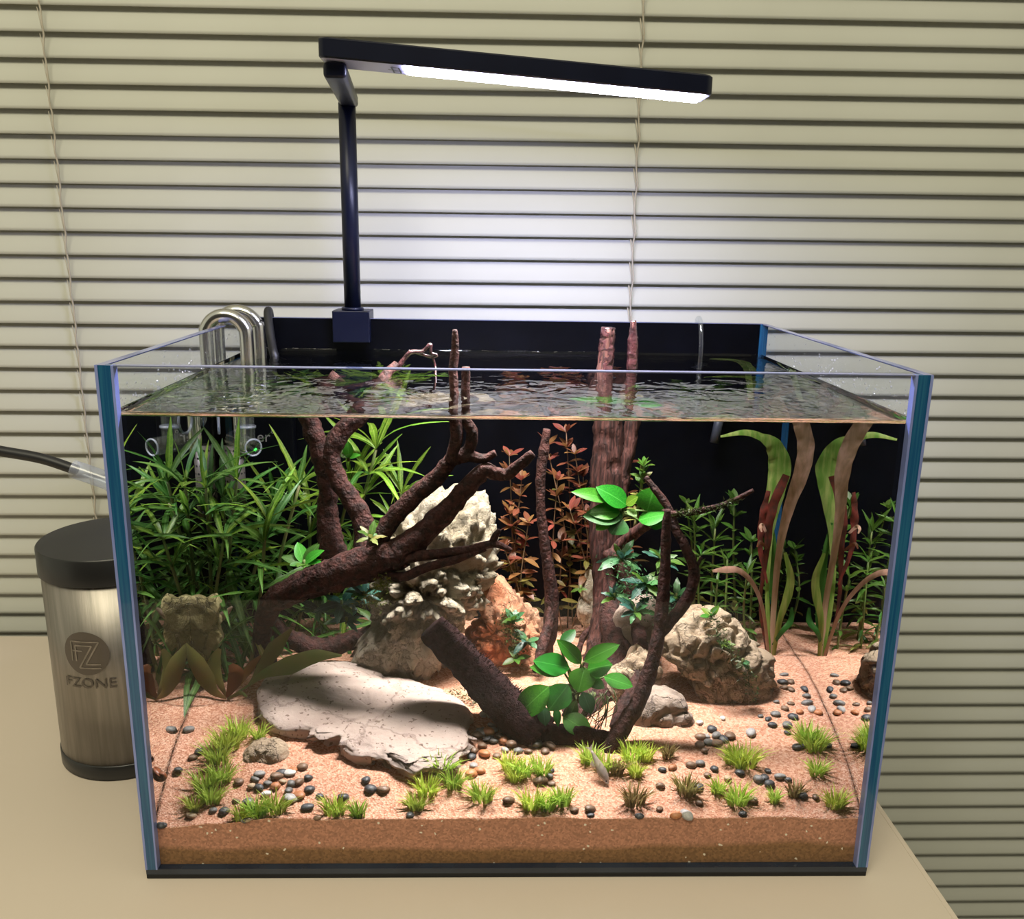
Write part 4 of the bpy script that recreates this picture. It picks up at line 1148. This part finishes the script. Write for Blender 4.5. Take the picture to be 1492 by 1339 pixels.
# small rosettes
def rosette(name, label, u, v, y, n, rpx, mats, kind='wide', asp=.55, el=(.1, .9), group=None, cat='plant'):
    c = at(u, v, y); t = thing(name, c, label, cat, group)
    V, F = tube([c + Vector((0, 0, -.002)), c + Vector((0, 0, .003))], [.0012, .001], 7, 2); solid('stem', V, F, M['stem'], t)
    for k in range(n):
        a = 2 * PI * k / n + rnd.uniform(-.4, .4); e = rnd.uniform(*el)
        d = Vector((math.cos(a) * math.cos(e), math.sin(a) * math.cos(e) * .8 - .2, math.sin(e)))
        L = rpx * mpp(y) * rnd.uniform(.7, 1.1)
        d = inside(c, d, L)
        bw = .52 if kind == 'wide' else (.30 if kind == 'wavy' else .42)
        leaf_obj(t, rnd.choice(LEAF[kind]), rnd.choice(mats), c, d, Vector((0, -.6, 1)), L, asp / bw)
    return t
rosette('small_leafy_plant', 'small round leaved green plant on the left trunk of the branching driftwood', 443, 822, .108, 9, 36, ['willow_deep', 'anubias', 'willow_deep'], asp=.5)
rosette('small_leafy_plant', 'two leaved bright green sprout beside the leftmost upright branches', 508, 668, .150, 4, 24, ['anubias', 'willow_green'], asp=.6, el=(.5, 1.2))
rosette('wavy_leaf_plant', 'yellowish curled leaf plant at the joint of the driftwood branches', 540, 785, .102, 8, 30, ['willow_old', 'willow_deep', 'crypt_green'], 'wavy', .35)
for (u, v, y, r) in ((498, 880, .128, 42), (530, 868, .120, 36), (465, 890, .135, 40), (505, 905, .125, 36)):
    rosette('dark_wavy_plant', 'dark teal wavy leaved plant shaded under the branching driftwood', u, v, y, 10, r, ['dark_teal', 'dark_teal', 'buce'], 'wavy', .34, (-.2, .9), 'teal plants under the driftwood')
for (u, v, y, r, lab) in ((905, 815, .155, 40, 'dark green wavy leaved plant below the glossy plant on the thick trunk'), (940, 850, .140, 38, 'dark green wavy leaved plant below the glossy plant on the thick trunk'), (965, 815, .150, 34, 'dark green wavy leaved plant below the glossy plant on the thick trunk'), (925, 890, .135, 34, 'dark green wavy leaved plant below the glossy plant on the thick trunk'), (985, 870, .150, 30, 'dark green wavy leaved plant below the glossy plant on the thick trunk'), (895, 870, .150, 26, 'dark green wavy leaved plant below the glossy plant on the thick trunk')):
    rosette('wavy_leaf_plant', lab, u, v, y, 11, r, ['buce', 'buce', 'bush_green', 'dark_teal'], 'wavy', .34, (-.3, 1.0), 'wavy leaved plants on the thick trunk')
rosette('tiny_leafy_plant', 'small pale green plant on top of the broad tan rock', 1036, 898, .116, 6, 24, ['anubias', 'willow_green', 'buce'], asp=.5, el=(.0, 1.2))
rosette('tiny_leafy_plant', 'tiny bright green rosette on the flank of the broad tan rock', 1058, 940, .112, 8, 16, ['willow_green', 'bush_green'], 'small', .45, (.0, .8))
rosette('tiny_leafy_plant', 'dark mossy rosette trailing down the broad tan rock', 1082, 965, .112, 8, 18, ['moss', 'buce'], 'small', .4, (-.5, .6))
rosette('tiny_leafy_plant', 'small dark green plant clinging to the orange rock', 748, 905, .168, 9, 24, ['buce', 'bush_green'], asp=.45, el=(-.3, 1.1))
rosette('tiny_leafy_plant', 'small grey green leafed plant on the lower orange rock', 768, 935, .165, 9, 28, ['buce', 'buce', 'dark_teal'], asp=.42, el=(-.5, .9))
rosette('tiny_leafy_plant', 'low dark plant in the shade at the foot of the orange rock', 752, 960, .160, 8, 24, ['anubias_dark', 'bush_green'], asp=.45, el=(-.4, .7))
rosette('tiny_leafy_plant', 'small feathery sprig left of the thick trunk', 846, 858, .21, 4, 16, ['bush_green'], 'wavy', .4, (-.2, .4))

# ribbons: long leaves with their own path
def ribbon(path, wpx, m, parent, nrm=Vector((0, -1, .35)), name='leaf', sub=7, fold=.18, wave=0.0):
    P = catmull([wpt(p) for p in path], sub)
    ym = sum(p.y for p in P) / len(P)
    W = resample1([w * mpp(ym) for w in wpx], len(P))
    V, F = [], []
    for i, p in enumerate(P):
        t = (P[min(i + 1, len(P) - 1)] - P[max(i - 1, 0)]).normalized()
        s = t.cross(nrm).normalized(); nn = s.cross(t)
        w = max(.0002, W[i] / 2)
        wv = wave * w * math.sin(i * 1.3)
        V += [p + s * w - nn * (fold * w - wv), p, p - s * w - nn * (fold * w + wv)]
    for i in range(len(P) - 1):
        for k in (0, 1): F.append((i * 3 + k, i * 3 + k + 1, i * 3 + k + 4, i * 3 + k + 3))
    return solid(name, V, F, M[m], parent)
# tall leaf plant at the right
sb = on_sand(1124, 955)
YS = sb.y
sw = thing('tall_leaf_plant', sb, 'tall plant with long tan and green strap leaves in the right back corner', 'plant')
def top(u, v, y): return (u, v, y)
ribbon([(1124, 955, YS), (1128, 880, YS + .003), (1136, 800, YS - .004), (1150, 740, YS - .014), (1168, 690, YS - .024), (1175, 650, YS - .032), (1167, 615, YS - .036), (1158, 598, YS - .038)], [8, 9, 11, 17, 24, 26, 24, 22], 'sword_tan', sw, wave=.1)
ribbon([(1122, 955, YS), (1118, 860, YS + .006), (1122, 780, YS + .016), (1130, 720, YS + .022), (1137, 680, YS + .025), (1128, 650, YS + .024), (1110, 637, YS + .022), (1085, 630, YS + .020), (1050, 636, YS + .02)], [6, 7, 10, 28, 36, 26, 12, 9, 3], 'sword_green', sw, wave=.1)
ribbon([(1120, 955, YS), (1112, 890, YS - .004), (1098, 852, YS - .010), (1078, 832, YS - .014), (1058, 830, YS - .016), (1038, 832, YS - .016)], [5, 6, 7, 9, 11, 4], 'sword_tan', sw)
ribbon([(1127, 955, YS), (1136, 905, YS - .003), (1148, 868, YS - .002), (1152, 840, YS), (1144, 805, YS + .002)], [6, 9, 14, 12, 5], 'sword_green', sw)
ribbon([(1123, 955, YS), (1128, 900, YS + .010), (1126, 850, YS + .014), (1128, 800, YS + .016), (1124, 760, YS + .018)], [5, 8, 10, 9, 4], 'willow_deep', sw)
ribbon([(1118, 955, YS), (1108, 880, YS + .004), (1118, 800, YS + .004), (1124, 745, YS + .006), (1146, 692, YS + .008)], [4, 5, 9, 16, 12], 'sword_red', sw, wave=.35)
ribbon([(1118, 850, YS), (1108, 800, YS), (1112, 750, YS), (1120, 715, YS)], [3, 8, 12, 6], 'sword_red', sw, wave=.5)
ribbon([(1126, 940, YS), (1140, 920, YS - .004), (1152, 905, YS - .002), (1154, 885, YS)], [4, 8, 10, 4], 'anubias_dark', sw)
ribbon([Vector((.200, .240, .262)), Vector((.2015, .262, .283)), Vector((.196, .276, .2893)), Vector((.183, .281, .2897)), Vector((.174, .282, .2897))], [9, 11, 11, 8, 2], 'sword_green', sw, nrm=Vector((0, -.2, 1)))
ribbon([(1116, 775, YS), (1111, 765, YS - .004), (1108, 768, YS - .006), (1110, 775, YS - .007)], [4, 6, 5, 2], 'sword_tan', sw)
ribbon([(1118, 800, YS), (1108, 790, YS - .003), (1103, 797, YS - .004)], [4, 6, 2], 'sword_red', sw)
# brown and olive leaves at the left
cb = on_sand(330, 1022)
YC = cb.y
cp = thing('brown_leaf_plant', cb, 'low plant with brown and olive leaves left of the pale slab', 'plant')
ribbon([(330, 1018, YC), (312, 1008, YC - .004), (300, 990, YC - .006), (286, 965, YC - .006), (270, 938, YC - .004)], [3, 14, 28, 26, 5], 'crypt', cp)
ribbon([(330, 1016, YC), (340, 995, YC), (343, 980, YC), (336, 968, YC + .002)], [4, 22, 26, 8], 'crypt_brown', cp)
ribbon([(332, 1018, YC), (360, 1000, YC - .002), (385, 982, YC - .004), (420, 970, YC - .006), (460, 956, YC - .006), (498, 955, YC - .004)], [3, 3, 14, 30, 22, 3], 'crypt_green', cp)
ribbon([(332, 1018, YC), (362, 998, YC + .002), (382, 972, YC + .006), (400, 945, YC + .008), (425, 916, YC + .010)], [3, 3, 18, 26, 4], 'crypt', cp)
ribbon([(330, 1016, YC), (316, 985, YC + .004), (312, 965, YC + .006), (320, 945, YC + .008)], [3, 16, 22, 6], 'crypt', cp)
ribbon([(331, 1018, YC), (350, 1010, YC - .004), (360, 1015, YC - .006)], [3, 7, 3], 'willow_old', cp)
ribbon([(331, 1017, YC), (352, 990, YC + .006), (366, 970, YC + .010), (380, 955, YC + .012)], [3, 10, 14, 3], 'crypt_brown', cp)

# ------------------------------------------------------------------ grass tufts
def tuft_mesh(n, spread, h, r, wid=.0008):
    V, F = [], []
    for k in range(n):
        a = r.uniform(0, 6.283); q = spread * math.sqrt(r.random())
        b = Vector((q * math.cos(a), q * math.sin(a) * .7, -.001))
        lean = r.uniform(.1, .9); a2 = a + r.uniform(-.8, .8)
        L = h * r.uniform(.5, 1.1)
        out_ = Vector((math.cos(a2), math.sin(a2), 0)); sd = Vector((-math.sin(a2), math.cos(a2), 0)) * wid * r.uniform(.7, 1.2)
        rot = r.uniform(0, 3.14); sd = Vector((math.cos(rot), math.sin(rot), 0)) * wid * r.uniform(.7, 1.2)
        o = len(V)
        for i, f in enumerate((0, .4, .75, 1)):
            p = b + Vector((0, 0, L * f * (1 - .35 * lean * f))) + out_ * (L * lean * f * f)
            w = (1, 1, .7, .08)[i]
            V += [p - sd * w * .5, p + sd * w * .5]
        for i in range(3): F.append((o + 2 * i, o + 2 * i + 1, o + 2 * i + 3, o + 2 * i + 2))
    return V, F
TUFT = [(330, 1092, 50, 0), (348, 1075, 42, 0), (318, 1112, 44, 0), (300, 1150, 46, 0), (322, 1140, 40, 0), (308, 1170, 40, 0), (284, 1180, 26, 0), (378, 1078, 22, 0), (374, 1190, 40, 0), (402, 1184, 40, 0), (352, 1195, 26, 0), (488, 1186, 42, 0), (522, 1190, 28, 0),
        (622, 1158, 40, 0), (645, 1128, 46, 0), (606, 1180, 32, 0), (660, 1148, 34, 0), (702, 1166, 44, 0), (742, 1122, 34, 0), (764, 1130, 30, 0), (788, 1128, 36, 0), (776, 1178, 42, 0), (818, 1172, 36, 0), (797, 1180, 30, 0), (858, 1112, 34, 0), (880, 1122, 32, 0), (920, 1108, 42, 0), (940, 1108, 30, 0), (926, 1130, 24, 0),
        (924, 1172, 44, 1), (1000, 1158, 42, 1), (1046, 1156, 24, 0), (1074, 1172, 44, 0), (1082, 1116, 52, 0), (1068, 1112, 34, 0), (1184, 1092, 52, 0), (1176, 1080, 36, 0), (1190, 1130, 32, 0), (1216, 1176, 40, 0), (1158, 1160, 26, 1), (1128, 1170, 18, 0), (752, 1138, 26, 0), (898, 1128, 26, 1), (972, 1105, 20, 1)]
GL = {0: ('bright green grass tuft growing from the sand', 'bright grass tufts on the sand'), 1: ('dull brownish grass tuft growing from the sand', 'brownish grass tufts on the sand')}
rg = random.Random(5)
for (u, v, w, k) in TUFT:
    p = on_sand(u, v); m_ = mpp(p.y)
    V, F = tuft_mesh(int(34 + w * 1.4), w * .38 * m_, (w * .55 + 20) * m_, rg, .0011)
    o = solid('grass_tuft', V, F, M['grass_dull' if k else 'grass'])
    o.location = p
    lab = GL[k][0]
    if u < 420 and not k: lab = 'bright green grass tuft on the sand between the left glass wall and the pale slab' if v < 1130 else ('bright green grass tuft along the front glass left of the small pebbles' if u < 335 else 'bright green grass tuft at the front below the pebble heap')
    elif u < 560 and not k: lab = 'bright green grass tuft on the sand before the hollow of the pale slab'
    elif u < 720 and not k: lab = 'bright green grass tuft at the right front corner of the pale slab'
    elif u < 830 and not k: lab = 'bright green grass tuft on the sand below the stump' if v < 1150 else 'bright green grass tuft against the front glass below the stump'
    elif u < 990 and not k: lab = 'bright green grass tuft at the foot of the forked branch'
    elif not k: lab = 'bright green grass tuft on the open sand before the broad tan rock' if v < 1120 else 'small green grass tuft near the front glass before the broad tan rock'
    tag(o, lab, 'grass', 'grass: ' + lab[:60])

# ------------------------------------------------------------------ pebbles
def pebble_mesh(seed):
    bm = bmesh.new(); bmesh.ops.create_icosphere(bm, subdivisions=2, radius=1)
    for v in bm.verts:
        k = noise.noise(v.co * .9 + Vector((seed * 3.1, 0, 0))); v.co *= 1 + .22 * k
    me = bpy.data.meshes.new('pebble'); bm.to_mesh(me); bm.free(); me.shade_smooth(); return me
PB = [pebble_mesh(k) for k in range(5)]
PC = {'d': ('dark_slate_pebble', (.028, .030, .036), (.055, .056, .062), 'dark slate'), 'g': ('grey_pebble', (.12, .115, .11), (.20, .19, .18), 'mid grey'), 'l': ('pale_grey_pebble', (.30, .29, .29), (.44, .42, .41), 'pale grey'),
      'w': ('white_pebble', (.70, .68, .65), (.80, .78, .76), 'white'), 'b': ('brown_pebble', (.13, .075, .045), (.20, .12, .075), 'brown'), 'o': ('orange_pebble', (.38, .13, .05), (.46, .20, .09), 'orange'), 't': ('tan_pebble', (.36, .25, .15), (.46, .34, .22), 'tan')}
for k, (nm, a, b, _) in PC.items(): M['peb_' + k] = mat(nm, a, .45, col2=b, nscale=2.2, bump=.15, bscale=6, vary=.2)
PEB = '''291,1096,d 281,1103,b 260,1122,d 355,1056,b 275,1064,g 381,1029,d 378,1128,l 348,1139,b 367,1145,t 395,1135,b 410,1125,d 422,1127,w 427,1121,o 441,1118,b 450,1133,d 436,1139,b 425,1143,g 378,1148,d 402,1146,o 390,1142,g 421,1152,g 451,1151,d 436,1158,o 389,1156,w
424,1164,l 448,1176,d 362,1169,g 369,1178,d 344,1167,b 311,1181,g 327,1183,d 357,1202,g 362,1208,t 237,1205,d 235,1214,d 279,1189,t 533,1138,d 540,1151,d 559,1152,b 466,1161,d 501,1162,d 463,1203,b 598,1188,d 687,1103,d 705,1099,o 690,1115,l 698,1124,o 687,1127,o 724,1101,b 709,1077,d 703,1087,b 703,1066,g 720,1064,l
714,1042,w 704,1041,w 716,1057,l 698,1060,o 707,1066,b 697,1071,b 731,1059,d 728,1072,b 713,1077,d 719,1080,g 736,1093,l 771,1079,d 762,1072,o 779,1085,g 801,1086,b 794,1094,b 802,1122,d 800,1131,g 803,1141,b 787,1138,b 741,1167,b 836,1180,b 860,1179,b 861,1188,d 961,1179,b 962,1145,b 965,1122,d 980,1119,o 1007,1116,b 1020,1113,g 1040,1120,d 1030,1129,b 1060,1134,t
1077,1126,d 1104,1137,g 1114,1132,d 1121,1144,d 1118,1122,d 1148,1136,d 1137,1132,l 1017,1147,d 1019,1169,b 1095,1165,t 1082,1187,d 1169,1160,d 1188,1160,b 984,1191,o 999,1192,l 931,1201,d 1163,1088,d 1203,1086,d 1019,1053,w 1037,1063,d 1029,1072,l 1021,1074,b 1044,1073,g 1032,1082,g 1053,1077,d 1019,1085,b 1026,1094,b 1044,1083,b 1063,1071,b 1094,1068,l 1119,1047,d 1130,1040,g 1125,1056,d 1147,1056,g 1147,1067,d 1143,1033,b 1152,1025,b 1131,1022,g
1140,994,d 1152,993,b 1142,1001,b 1152,1004,b 1142,982,g 1172,1004,d 1175,1014,g 1183,1034,l 1192,1038,o 1155,1045,d 1053,1046,w 1165,1037,o 1176,1024,g 1108,1043,g 690,1094,b 712,1068,o 745,1085,b 755,1094,g 770,1095,b 735,1080,o 412,1139,t 404,1131,b 372,1136,g'''
rp = random.Random(3)
for tok in PEB.split():
    u, v, k = tok.split(','); u, v = int(u), int(v)
    p = on_sand(u, v + 2); m_ = mpp(p.y)
    me0 = rp.choice(PB); key = (me0.name, k)
    if key not in LC:
        q = me0.copy(); q.materials.clear(); q.materials.append(M['peb_' + k]); LC[key] = q
    o = bpy.data.objects.new('pebble', LC[key]); link(o)
    s = rp.uniform(6.5, 11.5) * m_ * (.8 if v < 1060 else 1)
    o.scale = (s * rp.uniform(.85, 1.2), s * rp.uniform(.7, 1.0), s * rp.uniform(.5, .7))
    o.location = p + Vector((0, 0, o.scale[2] * .45))
    o.rotation_euler = (rp.uniform(-.2, .2), rp.uniform(-.2, .2), rp.uniform(0, 3.1))
    if u < 480: where = 'on the bare sand beside the left glass wall' if u < 300 else ('behind the small pale rock' if v < 1100 else ('in the heap under the small pale rock' if v < 1160 else 'among the front grass below the small pale rock'))
    elif u < 660: where = 'on the sand before the pale slab'
    elif u < 830: where = ('in the heap right behind the slab end' if v < 1075 else ('in the heap between slab and stump' if v < 1112 else 'on the front sand below the stump'))
    elif u < 1000: where = 'on the sand before the forked branch'
    elif u < 1110: where = ('by the foot of the cracked rock' if v < 1100 else 'around the wide grass tuft before the cracked rock')
    else: where = ('on the open sand right of the broad tan rock' if v < 1075 else 'on the front sand by the right glass wall')
    lab = PC[k][3] + ' pebble ' + where
    tag(o, lab, 'pebble', lab)

# ------------------------------------------------------------------ snail and fish
sp = at(234, 1129, .016); sp.x = max(sp.x, -.2150)
sn = thing('snail', sp, 'brown banded snail stuck to the left glass wall near the front corner', 'snail')
M['shell'] = mat('banded_shell', (.42, .13, .05), .3, col2=(.14, .04, .02), nscale=420, stretch=(1, 3, 1))
V, F = [], []
NS, MS = 60, 14
for i in range(NS + 1):
    t = i / NS * 2.3 * 2 * PI; R = .0052 * math.exp(-.17 * t); r = .0040 * math.exp(-.17 * t)
    c = sp + Vector((R * .55 * math.cos(t + 2.2), -.0022 * (1 - math.exp(-.17 * t)), R * .55 * math.sin(t + 2.2)))
    d = Vector((math.cos(t + 2.2), 0, math.sin(t + 2.2)))
    for k in range(MS):
        a = 2 * PI * k / MS; V.append(c + d * r * math.cos(a) + Vector((0, 1, 0)) * r * math.sin(a))
for i in range(NS):
    for k in range(MS): F.append((i * MS + k, (i + 1) * MS + k, (i + 1) * MS + (k + 1) % MS, i * MS + (k + 1) % MS))
F.append(tuple(range(MS))); F.append(tuple(NS * MS + k for k in range(MS - 1, -1, -1)))
solid('shell', V, F, M['shell'], sn)
V, F = tube([sp + Vector((-.0032, .001, .0015)), sp + Vector((-.0030, 0, -.001)), sp + Vector((-.0022, 0, -.0038))], [.0010, .0018, .0008], 10, 5); solid('foot', V, F, M['black_rubber'], sn)

fm, nt, out = new_mat('translucent_fish_skin')
b_ = nt.nodes.new('ShaderNodeBsdfPrincipled'); b_.inputs['Base Color'].default_value = (.42, .34, .30, 1); b_.inputs['Roughness'].default_value = .25
t_ = nt.nodes.new('ShaderNodeBsdfTransparent'); mxx = nt.nodes.new('ShaderNodeMixShader'); mxx.inputs[0].default_value = .30
nt.links.new(b_.outputs[0], mxx.inputs[1]); nt.links.new(t_.outputs[0], mxx.inputs[2]); nt.links.new(mxx.outputs[0], out.inputs[0])
f0, f1 = at(858, 1086, .042), at(886, 1142, .030)
fish = thing('small_fish', (f0 + f1) / 2, 'tiny translucent fish hovering over the sand before the forked branch', 'fish')
ax = (f1 - f0).normalized(); sdv = ax.cross(Vector((0, -1, .2))).normalized(); nv = sdv.cross(ax)
V, F = [], []
prof = [(0, .25), (.08, .6), (.2, 1), (.35, 1.05), (.5, .85), (.65, .55), (.78, .32), (.86, .28)]
Lf = (f1 - f0).length
for t, w in prof:
    for k in range(12):
        a = 2 * PI * k / 12; V.append(f1 - ax * Lf * t + sdv * (.0030 * w * math.cos(a)) + nv * (.0017 * w * math.sin(a)))
for i in range(len(prof) - 1):
    for k in range(12): F.append((i * 12 + k, i * 12 + (k + 1) % 12, (i + 1) * 12 + (k + 1) % 12, (i + 1) * 12 + k))
F.append(tuple(range(11, -1, -1))); F.append(tuple((len(prof) - 1) * 12 + k for k in range(12)))
solid('body', V, F, fm, fish)
b0 = f1 - ax * Lf * .85
solid('tail_fin', [b0 + nv * .0002, b0 - ax * Lf * .16 + sdv * .0028, b0 - ax * Lf * .10, b0 - ax * Lf * .16 - sdv * .0028, b0 - nv * .0002], [(0, 1, 2), (0, 2, 3), (4, 2, 1), (4, 3, 2)], fm, fish, False)
b0 = f1 - ax * Lf * .45
solid('back_fin', [b0 + sdv * .0024, b0 - ax * .004 + sdv * .0048, b0 - ax * .006 + sdv * .0022], [(0, 1, 2)], fm, fish, False)
for s in (-1, 1):
    c = f1 - ax * Lf * .07 + nv * (.0010 * s) + sdv * .0003
    V, F = lathe([(.0001, -.0005), (.00045, -.0002), (.00045, .0002), (.0001, .0005)], 8, c); solid('eye', V, F, M['dot'], fish)

# ------------------------------------------------------------------ moss and droplets
rm_ = random.Random(21)
def moss_patch(path, wpx, n, label, m='moss', h=.004):
    P = [wpt(p) for p in path]; C_ = catmull(P, 12); parts = []
    for k in range(n):
        c = rm_.choice(C_); w = wpx * mpp(c.y)
        b = c + Vector((rm_.gauss(0, w * .4), rm_.gauss(0, w * .25), rm_.gauss(0, w * .4)))
        d = Vector((rm_.uniform(-1, 1), rm_.uniform(-1.4, .3), rm_.uniform(-.6, 1))).normalized() * h * rm_.uniform(.4, 1)
        sd = d.cross(Vector((rm_.uniform(-1, 1), rm_.uniform(-1, 1), rm_.uniform(-1, 1)))).normalized() * .00045
        parts.append(([b - sd, b + sd, b + d * .6 + sd * .8, b + d], [(0, 1, 2), (0, 2, 3)]))
    V, F = join(*parts)
    return tag(solid('moss', V, F, M[m]), label, 'moss', kind='stuff')
moss_patch([(1035, 900, .112), (1052, 925, .108), (1068, 955, .106), (1088, 985, .108), (1100, 1012, .112)], 15, 300, 'dark moss running down the broad tan rock')
moss_patch([(735, 895, .168), (748, 925, .166), (755, 955, .166)], 22, 420, 'dark moss on the face of the orange rock')
moss_patch([(545, 860, .108), (560, 845, .104), (530, 880, .11), (555, 875, .12)], 18, 350, 'olive moss under the joint of the branching driftwood', 'willow_old')
moss_patch([(985, 748, .088), (1015, 744, .088), (1050, 738, .087), (1075, 728, .087)], 7, 260, 'dark moss tufts on the thin side twig of the forked branch')
moss_patch([(900, 820, .15), (920, 850, .14), (950, 880, .135), (985, 890, .14)], 34, 700, 'dark green moss between the wavy leaved plants on the trunk', 'buce')
moss_patch([(660, 1010, .12), (690, 1025, .115), (720, 1020, .12)], 22, 300, 'shaded moss behind the stump')
M['drop'] = clear_mat('water_drop', (.85, .87, .9), f0=.08, haze=.12, hazecol=(.8, .82, .9))
parts = []
for s_ in (-1, 1):
    for k in range(150):
        y = rm_.uniform(.01, .16) if rm_.random() < .8 else rm_.uniform(.16, .28); z = WATER_Z + .004 + abs(rm_.gauss(0, .009))
        if z > H - .002: continue
        r = rm_.uniform(.0003, .0010); c = Vector((s_ * (X1 - G - .0001), y, z))
        V_, F_ = lathe([(r, 0), (r * .8, r * .45), (r * .3, r * .65)], 7)
        parts.append(([c + Vector((-s_ * v[2], v[0] * 1.3, v[1])) for v in V_], F_[:-2] + [F_[-1]]))
V, F = join(*parts); tag(solid('water_drops', V, F, M['drop'], tank), kind='stuff')
